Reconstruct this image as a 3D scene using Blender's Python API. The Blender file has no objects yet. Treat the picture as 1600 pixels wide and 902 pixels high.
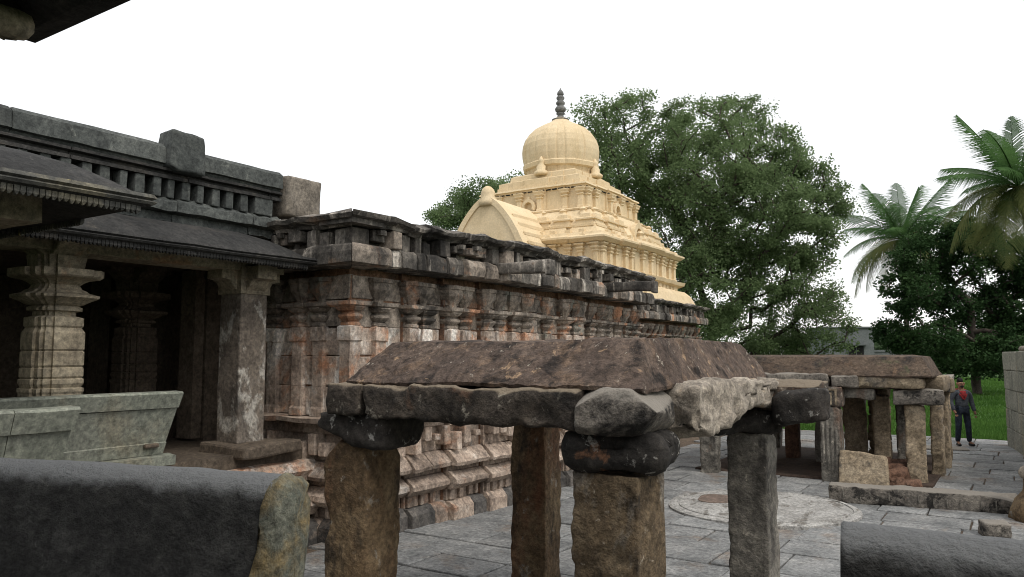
import bpy, math, random
import numpy as np
from mathutils import Matrix, Vector, noise

rnd = random.Random(7)
nrg = np.random.default_rng(7)
SC = bpy.context.scene
COL = SC.collection

# ------------------------------------------------------------------ camera, sky, sun, exposure
EYE = Vector((0.0, 0.0, 2.33)); FPX = 1210.0
PITCH = math.atan((555 - 451) / FPX); YAW = math.radians(33)
cam_data = bpy.data.cameras.new("camera"); cam = bpy.data.objects.new("camera", cam_data); COL.objects.link(cam)
cam.location = EYE; cam.rotation_euler = (math.pi / 2 + PITCH, 0, YAW)
cam_data.sensor_width = 36; cam_data.lens = FPX / 1600 * 36; cam_data.clip_start = 0.05; cam_data.clip_end = 3000
SC.camera = cam

SUN_EL, SUN_AZ = math.radians(52), math.radians(112)      # azimuth clockwise from +Y (over the right shoulder)
world = bpy.data.worlds.new("World"); SC.world = world; world.use_nodes = True
wn = world.node_tree.nodes; wl = world.node_tree.links; wn.clear()
sky = wn.new("ShaderNodeTexSky"); sky.sky_type = 'NISHITA'; sky.sun_disc = False
sky.sun_elevation = SUN_EL; sky.sun_rotation = SUN_AZ; sky.dust_density = 3.0; sky.air_density = 1.0
b1 = wn.new("ShaderNodeBackground"); b1.inputs[1].default_value = 0.03
wl.new(sky.outputs[0], b1.inputs[0])
b2 = wn.new("ShaderNodeBackground"); b2.inputs[0].default_value = (1.0, 0.99, 0.975, 1); b2.inputs[1].default_value = 0.92
ad = wn.new("ShaderNodeAddShader"); wo = wn.new("ShaderNodeOutputWorld")
wl.new(b1.outputs[0], ad.inputs[0]); wl.new(b2.outputs[0], ad.inputs[1]); wl.new(ad.outputs[0], wo.inputs[0])
sl = bpy.data.lights.new("sun", 'SUN'); sl.energy = 1.5; sl.angle = math.radians(22); sl.color = (1.0, 0.95, 0.88)
so = bpy.data.objects.new("sun", sl); COL.objects.link(so); so.location = (20, -10, 30)
sd = Vector((math.sin(SUN_AZ) * math.cos(SUN_EL), math.cos(SUN_AZ) * math.cos(SUN_EL), math.sin(SUN_EL)))
so.rotation_euler = sd.to_track_quat('Z', 'Y').to_euler()
SC.view_settings.view_transform = 'Standard'; SC.view_settings.look = 'None'
SC.view_settings.gamma = 1.0; SC.view_settings.exposure = 0.2
SC.view_settings.use_curve_mapping = False
SC.cycles.filter_width = 1.0

# ------------------------------------------------------------------ helpers
_F = Vector((-math.sin(YAW) * math.cos(PITCH), math.cos(YAW) * math.cos(PITCH), math.sin(PITCH)))
_R = Vector((math.cos(YAW), math.sin(YAW), 0)); _U = _R.cross(_F)
def V(px, py, D):                       # survey: bearing read from the photograph + a chosen distance -> world point
    return EYE + (_F + _R * ((px - 800) / FPX) + _U * ((451 - py) / FPX)) * D

class MB:
    def __init__(s): s.v = []; s.f = []
    def add(s, v, f):
        n = len(s.v); s.v += [tuple(p) for p in v]; s.f += [tuple(i + n for i in q) for q in f]; return s
    def box(s, x0, x1, y0, y1, z0, z1):
        return s.add([(x0,y0,z0),(x1,y0,z0),(x1,y1,z0),(x0,y1,z0),(x0,y0,z1),(x1,y0,z1),(x1,y1,z1),(x0,y1,z1)],
                     [(0,3,2,1),(4,5,6,7),(0,1,5,4),(1,2,6,5),(2,3,7,6),(3,0,4,7)])
    def loft(s, rings, cap=True):
        n = len(rings[0]); v = [p for r in rings for p in r]; f = []
        for k in range(len(rings) - 1):
            for i in range(n):
                j = (i + 1) % n; f.append((k*n+i, k*n+j, (k+1)*n+j, (k+1)*n+i))
        if cap: f.append(tuple(reversed(range(n)))); f.append(tuple(range((len(rings)-1)*n, len(rings)*n)))
        return s.add(v, f)
    def lathe(s, prof, n=16, cx=0, cy=0, plan=None):
        rings = []
        for r, z in prof:
            ring = []
            for i in range(n):
                a = 2*math.pi*(i+.5)/n; k = plan(a) if plan else 1
                ring.append((cx + r*k*math.cos(a), cy + r*k*math.sin(a), z))
            rings.append(ring)
        return s.loft(rings)
    def stack(s, prof, poly):            # poly scaled by profile radius: stepped-square columns
        return s.loft([[(x*r, y*r, z) for x, y in poly] for r, z in prof])
    def tube(s, pts, rad, n=6):
        rings = []
        for i, p in enumerate(pts):
            a = Vector(pts[max(i-1,0)]); b = Vector(pts[min(i+1,len(pts)-1)]); d = (b-a).normalized()
            u = d.cross(Vector((0,0,1)) if abs(d.z) < .9 else Vector((1,0,0))).normalized(); w = d.cross(u)
            rings.append([tuple(Vector(p)+(u*math.cos(2*math.pi*k/n)+w*math.sin(2*math.pi*k/n))*rad[i]) for k in range(n)])
        return s.loft(rings)
    def sweep(s, path, prof):            # path in plan, profile (outward, z); outward is the right side of travel
        P = [Vector(p) for p in path]; N = []
        for i in range(len(P)-1):
            d = (P[i+1]-P[i]).normalized(); N.append(Vector((d.y, -d.x)))
        rings = []
        for i, p in enumerate(P):
            if i == 0: m = N[0]
            elif i == len(P)-1: m = N[-1]
            else: m = (N[i-1]+N[i])/(1+N[i-1].dot(N[i]))
            rings.append([(p.x+m.x*o, p.y+m.y*o, z) for o, z in prof])
        return s.loft(rings)
    def jitter(s, amp, freq, off=(0,0,0)):
        o = Vector(off)
        s.v = [tuple(Vector(p)+noise.noise_vector((Vector(p)+o)*freq)*amp) for p in s.v]; return s

WM = {}
def mesh(name, mb, mat, smooth=False):
    m = bpy.data.meshes.new(name); m.from_pydata(mb.v, [], mb.f)
    m.update()
    if mat: m.materials.append(mat)
    if smooth: m.polygons.foreach_set("use_smooth", [True]*len(m.polygons))
    return m
def T(x=0, y=0, z=0, rz=0, rx=0, ry=0):
    return Matrix.Translation((x,y,z)) @ Matrix.Rotation(rz,4,'Z') @ Matrix.Rotation(ry,4,'Y') @ Matrix.Rotation(rx,4,'X')
def obj(name, data, mat=None, parent=None, M=None, smooth=False, label=None, cat=None, group=None, kind=None):
    if isinstance(data, MB): data = mesh(name, data, mat, smooth)
    o = bpy.data.objects.new(name, data); COL.objects.link(o)
    M = M or Matrix.Identity(4)
    if parent:
        o.parent = parent; o.matrix_parent_inverse = WM[parent.name].inverted()
    o.matrix_basis = M; WM[o.name] = M
    if label:
        o["label"] = label
        if not kind: o["kind"] = "thing"
    if cat: o["category"] = cat
    if group: o["group"] = group
    if kind: o["kind"] = kind
    return o
def thing(name, label, cat, loc=(0,0,0), group=None):
    o = obj(name, None, M=Matrix.Translation(loc), label=label, cat=cat, group=group)
    o.empty_display_size = 0.2; return o

def rough(sx, sy, sz, seg=(4,4,4), amp=.02, bev=.03, freq=2.5, seed=0, taper=(1,1), lean=(0,0), chip=0, grit=0, cuts=0, extra=()):
    """a hewn stone: rounded box, centred in x and y, standing on z=0, with uneven faces"""
    nx, ny, nz = seg; idx = {}; mb = MB(); so = Vector((seed*7.31, seed*3.17, seed*1.91))
    h = Vector((sx/2, sy/2, sz/2)); bev = min(bev, .45*min(sx,sy,sz))
    planes = []; cr = random.Random(int(seed*97)+5)
    for _ in range(cuts):
        nn = Vector((cr.choice((-1,1))*cr.uniform(.0,1), cr.choice((-1,1))*cr.uniform(.0,1), cr.choice((-1,1))*cr.uniform(.0,1))).normalized()
        sup = abs(nn.x)*h.x+abs(nn.y)*h.y+abs(nn.z)*h.z
        planes.append((nn, sup-cr.uniform(.05,.22)*min(sx,sy,sz)*(.4+abs(abs(nn.x)*abs(nn.y))+abs(nn.z)*.6)))
    planes += [(Vector(e[:3]).normalized(), e[3]) for e in extra]
    def vert(i, j, k):
        key = (i,j,k)
        if key in idx: return idx[key]
        def g(t, n, hh):
            # pull the first and last division in to the bevel
            if t == 0: return -hh
            if t == n: return hh
            if n <= 2: return -hh+2*hh*t/n
            return (-hh+bev)+(2*hh-2*bev)*(t-1)/(n-2)
        p = Vector((g(i,nx,h.x), g(j,ny,h.y), g(k,nz,h.z)))
        q = Vector(tuple(max(-h[a]+bev, min(h[a]-bev, p[a])) for a in range(3)))
        d = p-q
        if d.length > 1e-6: p = q+d.normalized()*bev*min(1.0, d.length/bev)
        nrm = Vector(tuple(0 if abs(p[a]) < h[a]-bev*1.01 else math.copysign(1, p[a]) for a in range(3)))
        if nrm.length: nrm.normalize()
        w = p+so
        a1 = noise.fractal(w*freq, .9, 2.1, 4)*amp*(1.0 if grit else 1.4)
        if grit:
            a1 += (noise.voronoi(w*freq*1.9)[0][0]-.4)*amp*.9+noise.fractal(w*21, .6, 2.1, 3)*grit
            if sum(1 for a in range(3) if abs(p[a]) > h[a]-bev*1.5) > 1: a1 -= max(0, noise.noise(w*7+Vector((3,1,4)))+.1)*amp*1.6
        if chip:
            c = noise.noise(w*freq*1.7+Vector((9,9,9)))
            if c > .15: a1 -= (c-.15)*chip
        p = p+nrm*a1+noise.noise_vector(w*freq*.45)*amp*(.7 if grit else 1.6)
        for nn, dd in planes:
            e = nn.dot(p)-dd
            if e > 0: p = p-nn*e*.93
        t = (p.z+h.z)/sz
        k1 = 1+(taper[0]-1)*t; k2 = 1+(taper[1]-1)*t
        p = Vector((p.x*k1+lean[0]*t, p.y*k2+lean[1]*t, p.z+h.z))
        mb.v.append(tuple(p)); idx[key] = len(mb.v)-1; return idx[key]
    for i in range(nx):
        for j in range(ny):
            mb.f.append((vert(i,j,0),vert(i,j+1,0),vert(i+1,j+1,0),vert(i+1,j,0)))
            mb.f.append((vert(i,j,nz),vert(i+1,j,nz),vert(i+1,j+1,nz),vert(i,j+1,nz)))
    for i in range(nx):
        for k in range(nz):
            mb.f.append((vert(i,0,k),vert(i+1,0,k),vert(i+1,0,k+1),vert(i,0,k+1)))
            mb.f.append((vert(i,ny,k),vert(i,ny,k+1),vert(i+1,ny,k+1),vert(i+1,ny,k)))
    for j in range(ny):
        for k in range(nz):
            mb.f.append((vert(0,j,k),vert(0,j,k+1),vert(0,j+1,k+1),vert(0,j+1,k)))
            mb.f.append((vert(nx,j,k),vert(nx,j+1,k),vert(nx,j+1,k+1),vert(nx,j,k+1)))
    return mb

def pblock(prof, L, seg=2, amp=.012, freq=4, seed=0, ins=.004):
    """moulded block: profile (outward, z) run along local x, outward = -y"""
    pts = []
    n = len(prof)
    for i in range(n):
        a, b = prof[i], prof[(i+1)%n]; pts.append(a)
        m = int(math.hypot(b[0]-a[0], b[1]-a[1])/.14)
        for k in range(1, m+1): pts.append((a[0]+(b[0]-a[0])*k/(m+1), a[1]+(b[1]-a[1])*k/(m+1)))
    rings = []; xs = [ins, ins+.012]+[L*k/seg for k in range(1, seg)]+[L-ins-.012, L-ins]
    cx = sum(p[0] for p in prof)/n; cz = sum(p[1] for p in prof)/n
    so = Vector((seed*5.3, seed*2.7, 0))
    for q, x in enumerate(xs):
        sh = .012 if q in (0, len(xs)-1) else 0
        r = []
        for o, z in pts:
            dx, dz = o-cx, z-cz; l = math.hypot(dx, dz) or 1
            p = Vector((x, -(o-dx/l*sh), z-dz/l*sh*.6))
            j = noise.noise_vector((p+so)*freq)*amp
            if q in (0, len(xs)-1): j.x *= .3
            r.append(tuple(p+j))
        rings.append(r)
    return MB().loft(rings)

# ------------------------------------------------------------------ materials
def _mat(name):
    m = bpy.data.materials.new(name); m.use_nodes = True; nt = m.node_tree; nt.nodes.clear()
    out = nt.nodes.new("ShaderNodeOutputMaterial"); bs = nt.nodes.new("ShaderNodeBsdfPrincipled")
    nt.links.new(bs.outputs[0], out.inputs[0]); return m, nt, bs, out
def _noise(nt, vec, scale, detail=5, rough=.6, dist=0):
    n = nt.nodes.new("ShaderNodeTexNoise"); n.inputs["Scale"].default_value = scale; n.inputs["Detail"].default_value = detail
    n.inputs["Roughness"].default_value = rough; n.inputs["Distortion"].default_value = dist
    nt.links.new(vec, n.inputs["Vector"]); return n.outputs["Fac"]
def _ramp(nt, fac, stops):
    r = nt.nodes.new("ShaderNodeValToRGB"); e = r.color_ramp.elements
    while len(e) < len(stops): e.new(.5)
    for k, (p, c) in enumerate(stops):
        e[k].position = p; e[k].color = (*c, 1) if len(c) == 3 else c
    nt.links.new(fac, r.inputs[0]); return r.outputs[0]
def _mix(nt, fac, a, b, mode='MIX'):
    m = nt.nodes.new("ShaderNodeMix"); m.data_type = 'RGBA'; m.blend_type = mode
    for sock, val in ((m.inputs[0], fac), (m.inputs[6], a), (m.inputs[7], b)):
        if hasattr(val, "node"): nt.links.new(val, sock)
        elif isinstance(val, (int, float)): sock.default_value = val
        else: sock.default_value = (*val, 1)
    return m.outputs[2]
def stone(name, cols, scale=2.0, patches=(), vary=.15, bump=.35, bscale=28, rough=.9, mid=.5, spec=.25, fleck=.75, dust_toplight=None):
    """cols: ground colours; patches: (colour, threshold, softness, scale, (sx,sy,sz) stretch, opacity)"""
    m, nt, bs, out = _mat(name)
    geo = nt.nodes.new("ShaderNodeNewGeometry"); pos = geo.outputs["Position"]
    info = nt.nodes.new("ShaderNodeObjectInfo")
    base = _noise(nt, pos, scale, 7, .65, .3)
    n = len(cols)
    c = _ramp(nt, base, [(.3+.4*k/max(1,n-1), cols[k]) for k in range(n)])
    for q, (pc, th, so, sc, st, op) in enumerate(patches):
        mp = nt.nodes.new("ShaderNodeMapping"); nt.links.new(pos, mp.inputs[0])
        mp.inputs["Scale"].default_value = st; mp.inputs["Location"].default_value = (q*13.7+1, q*5.1, q*3.3)
        pn = _noise(nt, mp.outputs[0], sc, 8, .68, .4)
        fac = _ramp(nt, pn, [(th, (0,0,0)), (min(1,th+so), (op,op,op))])
        c = _mix(nt, fac, c, pc)
    spk = _noise(nt, pos, 19, 7, .75, .2)
    c = _mix(nt, fleck, c, _ramp(nt, spk, [(.34,(.33,.33,.33)),(.5,(1,1,1)),(.66,(1.8,1.77,1.7))]), 'MULTIPLY')
    fine = _noise(nt, pos, 90, 3, .7)
    c = _mix(nt, min(.55,fleck), c, _ramp(nt, fine, [(.25,(.55,.55,.55)),(.75,(1.35,1.35,1.35))]), 'MULTIPLY')
    if dust_toplight:                                   # paler upward faces: dusty beams, and sky light painted onto the bench
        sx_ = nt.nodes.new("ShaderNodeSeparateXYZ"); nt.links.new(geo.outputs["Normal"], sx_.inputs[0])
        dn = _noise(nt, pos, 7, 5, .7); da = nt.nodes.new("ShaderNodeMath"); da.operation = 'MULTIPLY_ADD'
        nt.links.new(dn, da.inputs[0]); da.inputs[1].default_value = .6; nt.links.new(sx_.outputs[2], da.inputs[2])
        c = _mix(nt, _ramp(nt, da.outputs[0], [(.7,(0,0,0)),(1.0,(.9,.9,.9))]), c, dust_toplight)
    if vary:
        hs = nt.nodes.new("ShaderNodeHueSaturation"); mr = nt.nodes.new("ShaderNodeMapRange")
        mr.inputs[3].default_value = 1-vary; mr.inputs[4].default_value = 1+vary
        nt.links.new(info.outputs["Random"], mr.inputs[0]); nt.links.new(mr.outputs[0], hs.inputs["Value"])
        nt.links.new(c, hs.inputs["Color"]); c = hs.outputs[0]
    nt.links.new(c, bs.inputs["Base Color"]); bs.inputs["Roughness"].default_value = rough
    bs.inputs["Specular IOR Level"].default_value = spec
    h1 = _noise(nt, pos, bscale, 6, .7); h2 = _noise(nt, pos, bscale*.22, 4, .6)
    ma = nt.nodes.new("ShaderNodeMath"); ma.operation = 'MULTIPLY_ADD'; nt.links.new(h2, ma.inputs[0]); ma.inputs[1].default_value = mid*3
    nt.links.new(h1, ma.inputs[2])
    bp = nt.nodes.new("ShaderNodeBump"); bp.inputs["Strength"].default_value = bump; bp.inputs["Distance"].default_value = .03
    nt.links.new(ma.outputs[0], bp.inputs["Height"]); nt.links.new(bp.outputs[0], bs.inputs["Normal"])
    return m
def leafmat(name, dark, light, trans=.3, scale=.8):
    m, nt, bs, out = _mat(name)
    geo = nt.nodes.new("ShaderNodeNewGeometry")
    n1 = _noise(nt, geo.outputs["Position"], scale, 3, .6); n2 = _noise(nt, geo.outputs["Position"], 14, 2, .6)
    c = _mix(nt, .5, _ramp(nt, n1, [(.35,dark),(.65,light)]), _ramp(nt, n2, [(.35,dark),(.7,light)]))
    bs.inputs["Roughness"].default_value = .8; bs.inputs["Specular IOR Level"].default_value = .08
    nt.links.new(c, bs.inputs["Base Color"])
    tr = nt.nodes.new("ShaderNodeBsdfTranslucent"); nt.links.new(c, tr.inputs[0])
    mx = nt.nodes.new("ShaderNodeMixShader"); mx.inputs[0].default_value = trans
    nt.links.new(bs.outputs[0], mx.inputs[1]); nt.links.new(tr.outputs[0], mx.inputs[2]); nt.links.new(mx.outputs[0], out.inputs[0])
    return m
def plain(name, col, rough=.8, var=.25, scale=6, bump=.1):
    return stone(name, [tuple(x*(1-var) for x in col), tuple(x*(1+var) for x in col)], scale, (), 0, bump, 60, rough)

ONE = (1,1,1); STK = (1.0,1.0,.16)
MT = dict(
 wall=stone("weathered_wall_stone", [(.18,.138,.11),(.38,.305,.248),(.53,.45,.38)], 2.0,
   [((.4,.19,.1),.52,.1,1.7,ONE,.75),((.72,.69,.64),.52,.1,2.1,(1,1,.45),.85),((.05,.046,.042),.55,.14,1.6,(1,1,.4),.75),((.17,.19,.16),.57,.08,1.1,ONE,.5)], .22),
 capital=stone("weathered_capital_stone", [(.1,.087,.074),(.25,.212,.175),(.38,.33,.28)], 2.6,
   [((.42,.2,.105),.53,.1,1.5,ONE,.8),((.035,.033,.031),.5,.14,2.0,ONE,.85),((.2,.22,.19),.58,.08,1.3,ONE,.6)], .28),
 upper=stone("black_stained_parapet_stone", [(.034,.032,.029),(.095,.087,.077),(.23,.205,.178)], 2.8,
   [((.42,.385,.335),.54,.08,3.4,(1.3,1.3,.16),.8),((.02,.019,.018),.53,.12,2.2,(1,1,.3),.8),((.2,.12,.07),.62,.08,1.6,ONE,.6)], .35),
 recess=stone("orange_recess_stone", [(.09,.06,.045),(.24,.135,.085),(.32,.2,.14)], 2.0,
   [((.04,.036,.033),.5,.14,1.6,ONE,.8)], .2),
 plinth=stone("plinth_stone", [(.14,.107,.085),(.31,.245,.197),(.48,.4,.33)], 2.6,
   [((.32,.16,.09),.58,.1,1.6,ONE,.6),((.05,.046,.043),.55,.14,1.4,ONE,.75),((.5,.47,.43),.6,.1,2.6,ONE,.7)], .25),
 plinth_dark=stone("dark_plinth_stone", [(.035,.034,.033),(.085,.08,.075),(.15,.135,.12)], 2.0,
   [((.25,.2,.16),.6,.1,2.0,ONE,.6)], .25),
 eave=stone("dark_eave_slate", [(.016,.016,.016),(.029,.029,.028),(.048,.046,.044)], 1.8,
   [((.17,.165,.15),.66,.06,6.0,ONE,.6),((.085,.075,.062),.55,.12,1.8,ONE,.6),((.008,.008,.008),.58,.1,2.2,(1,1,.4),.7)], .1, .5, 26, .8),
 eave_lip=stone("eave_lip_stone", [(.035,.036,.036),(.08,.08,.072),(.16,.145,.105)], 3.0,
   [((.34,.28,.13),.63,.06,5.0,ONE,.8)], .1, .3),
 green=stone("green_grey_schist", [(.033,.037,.036),(.064,.07,.067),(.102,.109,.102)], 1.6,
   [((.03,.033,.033),.56,.12,2.0,(1,1,.4),.7),((.24,.25,.22),.63,.08,3.0,ONE,.5)], .2, .3),
 seat=stone("pale_green_soapstone", [(.145,.158,.13),(.222,.236,.196),(.285,.29,.245)], 1.1,
   [((.26,.2,.12),.55,.2,1.0,(1,1,.8),.6),((.08,.09,.085),.6,.1,2.4,(1,1,.3),.5)], .08, .12, 40, .7),
 sand=stone("buff_carved_stone", [(.16,.135,.1),(.26,.225,.165),(.34,.3,.225)], 2.0,
   [((.33,.15,.07),.6,.1,1.6,ONE,.6),((.09,.085,.075),.57,.12,2.2,ONE,.6)], .1, .2),
 lime=stone("limewashed_pillar_stone", [(.085,.072,.06),(.16,.135,.11),(.2,.175,.15)], 2.2,
   [((.52,.5,.45),.53,.08,3.6,(1,1,.6),.7),((.05,.046,.042),.56,.1,2.2,(1,1,.4),.7)], .08, .25),
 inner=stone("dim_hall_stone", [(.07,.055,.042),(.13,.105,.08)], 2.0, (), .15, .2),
 beige=stone("beige_end_block", [(.09,.078,.064),(.165,.145,.12),(.25,.222,.188)], 3.0,
   [((.09,.085,.075),.55,.12,3,(1,1,.4),.7)], .08, .3),
 cream=stone("cream_limewash", [(.59,.465,.285),(.65,.52,.335),(.70,.575,.385)], 1.2,
   [((.44,.34,.2),.55,.16,2.6,(1,1,.22),.6),((.74,.62,.42),.6,.12,1.2,ONE,.5)], .04, .15, 26, .85, fleck=.2),
 finial=stone("grey_finial_stone", [(.11,.11,.11),(.2,.2,.195)], 4, (), .05, .3),
 roofn=stone("brown_crusted_slab", [(.045,.034,.029),(.1,.074,.06),(.165,.124,.098)], 2.6,
   [((.2,.135,.09),.53,.1,3.4,(1,1,1),.55),((.016,.014,.013),.52,.1,4.2,ONE,.85),((.36,.25,.16),.62,.04,8.0,(1,1,.6),.8),((.4,.36,.3),.63,.025,13,(1,1,.5),.85)], .05, 1.0, 22),
 rooff=stone("mossy_brown_slab", [(.045,.034,.027),(.085,.062,.046),(.12,.09,.066)], 1.8,
   [((.2,.13,.08),.6,.08,3,ONE,.6),((.025,.024,.023),.52,.15,2.2,ONE,.8),((.06,.075,.035),.58,.1,2.6,ONE,.5)], .05, .8, 20),
 beamd=stone("black_crusted_beam", [(.03,.026,.022),(.075,.063,.052),(.14,.116,.092)], 3.2,
   [((.36,.33,.27),.585,.06,8,ONE,.8),((.18,.1,.06),.58,.1,2.2,ONE,.6),((.012,.012,.012),.5,.12,2.0,ONE,.8)], .15, 1.0, 20, dust_toplight=(.25,.205,.15)),
 beaml=stone("pale_broken_beam", [(.16,.14,.115),(.3,.265,.22),(.42,.375,.315)], 3.0,
   [((.1,.085,.07),.56,.1,3.5,ONE,.7),((.38,.24,.12),.58,.1,2.4,ONE,.6)], .08, .9, 18),
 beamg=stone("grey_hewn_stone", [(.075,.068,.06),(.155,.14,.122),(.23,.21,.18)], 2.4,
   [((.02,.019,.018),.54,.05,2.0,ONE,.92),((.3,.29,.26),.62,.05,8,ONE,.6)], .15, 1.0, 20, dust_toplight=(.24,.22,.19)),
 pilr=stone("ochre_brown_pillar", [(.065,.043,.026),(.145,.1,.058),(.22,.165,.1)], 2.0,
   [((.19,.085,.048),.53,.14,1.3,(1,1,.35),.8),((.3,.28,.24),.6,.07,6,ONE,.75),((.03,.026,.022),.55,.1,3.2,(1,1,.45),.8)], .12, .8, 20),
 pilo=stone("ochre_granite_pillar", [(.06,.043,.027),(.15,.112,.07),(.225,.18,.122)], 2.6,
   [((.3,.28,.245),.53,.1,2.2,(1,1,.5),.75),((.03,.026,.022),.56,.08,4,(1,1,.5),.8),((.45,.4,.32),.63,.04,9,ONE,.7)], .06, 1.0, 20),
 pilg=stone("grey_granite_pillar", [(.07,.066,.058),(.15,.14,.122),(.24,.225,.195)], 2.4,
   [((.19,.095,.055),.56,.12,1.2,(1,1,.35),.75),((.04,.037,.034),.56,.09,3.0,(1,1,.45),.8),((.4,.37,.31),.62,.05,8,ONE,.7)], .12, .8, 20),
 bracket=stone("black_bracket_stone", [(.016,.015,.014),(.034,.031,.028),(.06,.052,.046)], 3.0,
   [((.4,.39,.36),.585,.05,9,ONE,.8),((.22,.11,.06),.63,.06,2.6,ONE,.8)], .1, .6, 22),
 tanp=stone("tan_granite", [(.14,.112,.075),(.245,.197,.138),(.33,.275,.2)], 2.2,
   [((.09,.085,.08),.55,.1,2.4,ONE,.75),((.46,.38,.27),.61,.06,5,ONE,.7)], .2, .7, 20),
 dirt=stone("dark_floor_earth", [(.035,.025,.02),(.075,.052,.04)], 2, (), 0, .8),
 red=stone("red_laterite", [(.05,.03,.022),(.12,.068,.046),(.19,.115,.08)], 3, (), .25, .8, 16),
 paving=stone("blue_grey_paving", [(.105,.11,.111),(.195,.2,.199),(.285,.286,.278)], 1.9,
   [((.17,.125,.09),.55,.12,.9,ONE,.7),((.09,.09,.088),.58,.1,4,ONE,.6),((.4,.395,.38),.62,.08,3,ONE,.5)], .17, .5, 26, .7),
 disc=stone("whitewashed_disc", [(.2,.195,.182),(.31,.305,.29),(.4,.395,.38)], 2.2,
   [((.13,.12,.105),.55,.05,2.6,(1.6,.8,1),.85),((.08,.075,.065),.6,.05,5,ONE,.7)], 0, .5, 24),
 pit=stone("brown_worn_pit", [(.1,.08,.065),(.19,.14,.115)], 5, (), 0, .6),
 bed=stone("brown_joint_soil", [(.075,.055,.04),(.15,.115,.085)], 3, (), 0, .8),
 soil=stone("grass_soil", [(.03,.07,.014),(.05,.115,.022)], .6, [((.09,.06,.03),.66,.08,.5,ONE,.6)], 0, .5),
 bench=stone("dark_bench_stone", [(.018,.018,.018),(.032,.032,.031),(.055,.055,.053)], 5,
   [((.02,.02,.02),.56,.1,2,ONE,.7),((.16,.16,.15),.64,.06,14,ONE,.5)], .04, 1.0, 34, .8, dust_toplight=(.2,.207,.21)),  # roof shade and sky-lit top put into the colour: dark base, pale upward faces
 lichen=stone("lichen_covered_break", [(.09,.1,.085),(.17,.175,.14),(.14,.15,.125)], 4,
   [((.24,.17,.07),.48,.16,3.6,ONE,.75),((.035,.036,.034),.58,.08,6,ONE,.85)], 0, 1.0, 18),
 block=stone("boundary_ashlar", [(.14,.145,.125),(.21,.21,.175),(.27,.265,.225)], 1.4,
   [((.3,.24,.13),.56,.12,2.0,(1.5,1.5,.25),.65),((.08,.085,.08),.58,.1,2,(1,1,.3),.6)], .13, .3),
 concrete=stone("grey_render", [(.1,.112,.113),(.145,.157,.158)], .6, [((.1,.11,.11),.56,.15,.5,(1,1,.3),.6)], 0, .15),
 darkin=plain("dark_opening", (.012,.012,.012)),
 bark=stone("tree_bark", [(.035,.03,.025),(.075,.062,.05)], 3, (), 0, .6),
 palmbark=stone("palm_bark", [(.09,.075,.06),(.16,.14,.115)], 4, (), 0, .6),
 leaf_big=leafmat("tamarind_leaf", (.07,.11,.045), (.235,.32,.15), .52, .35),
 leaf_dark=leafmat("dark_leaf", (.016,.038,.016), (.055,.105,.036), .3, .5),
 leaf_far=leafmat("far_leaf", (.035,.06,.03), (.08,.12,.06), .3, .3),
 frond=leafmat("palm_leaf", (.042,.095,.03), (.115,.215,.07), .45, .8),
 frond_old=leafmat("old_palm_leaf", (.06,.1,.04), (.2,.2,.075), .45, .9),
 grass=leafmat("grass_blade", (.04,.1,.018), (.095,.19,.04), .35, .4),
)

# ------------------------------------------------------------------ ground, court, grass
g = MB(); g.add([(-900,-900,-.09),(900,-900,-.09),(900,1500,-.09),(-900,1500,-.09)], [(0,1,2,3)])
obj("ground", g, MT['soil'], kind="structure")
g = MB(); g.box(-11.0, 7, -6, 25.5, -.085, -.035)
pav = obj("courtyard_pavement", g, MT['bed'], kind="structure")
def court():
    pr = random.Random(3); n = 0
    x = -7.0
    rows = []
    y = 2.6
    while y < 25.4:                                    # courses run across the court
        h = pr.uniform(.62, 1.05)
        if y+h > 25.0: h = 25.48-y
        x = -7.05+pr.uniform(-.5, 0); far = min(2.2, -1.0+.09*y+1.6) if y > 8 else 1.2
        while x < far:
            w = pr.uniform(.65, 1.45)
            cx, cy = x+w/2, y+h/2
            px_r = .839*cx+.545*cy; px_d = -.545*cx+.839*cy
            if px_d > 1 and -0.42 < px_r/px_d < .78 and math.hypot(cx+3.37, cy-12.2) > .8:
                jx, jy = (pr.uniform(-.025,.025) for _ in range(2))
                t = pr.uniform(-.012,.008)
                b = rough(w-.024, h-.024, .07, (5,5,3), .006, .012, 3.0, n)
                obj("paving_slab", b, MT['paving'], pav, T(cx, cy, -.07+t, pr.uniform(-.012,.012), pr.uniform(-.006,.006), pr.uniform(-.006,.006)))
                n += 1
            x += w
        y += h
court()
def grass():
    N = 90000
    d = 21.5+(nrg.random(N)**1.7)*60; ang = nrg.uniform(.12, .76, N)
    X = .839*ang*d-.545*d; Y = .545*ang*d+.839*d
    k = Y > 25.56; X, Y, d = X[k], Y[k], d[k]; n = len(X)
    th = nrg.uniform(0, 2*np.pi, n); clump = .6+.6*np.array([noise.noise((x*.35, y*.35, 0)) for x, y in zip(X, Y)])
    h = (.05+.11*nrg.random(n))*np.clip(clump+.4, .4, 2)*(1+d/90); w = .012*(1+d/25)
    ox, oy = np.cos(th)*w, np.sin(th)*w; lx, ly = nrg.normal(0,.05,n), nrg.normal(0,.05,n)
    v = np.empty((n,3,3)); v[:,0] = np.c_[X-ox,Y-oy,np.full(n,-.09)]; v[:,1] = np.c_[X+ox,Y+oy,np.full(n,-.09)]
    v[:,2] = np.c_[X+lx,Y+ly,-.09+h]
    m = bpy.data.meshes.new("lawn_grass"); m.from_pydata(v.reshape(-1,3).tolist(), [], np.arange(3*n).reshape(-1,3).tolist()); m.materials.append(MT['grass'])
    obj("lawn_grass", m, label="bright green lawn growing beyond the paved court", cat="grass", kind="stuff")
grass()

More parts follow.
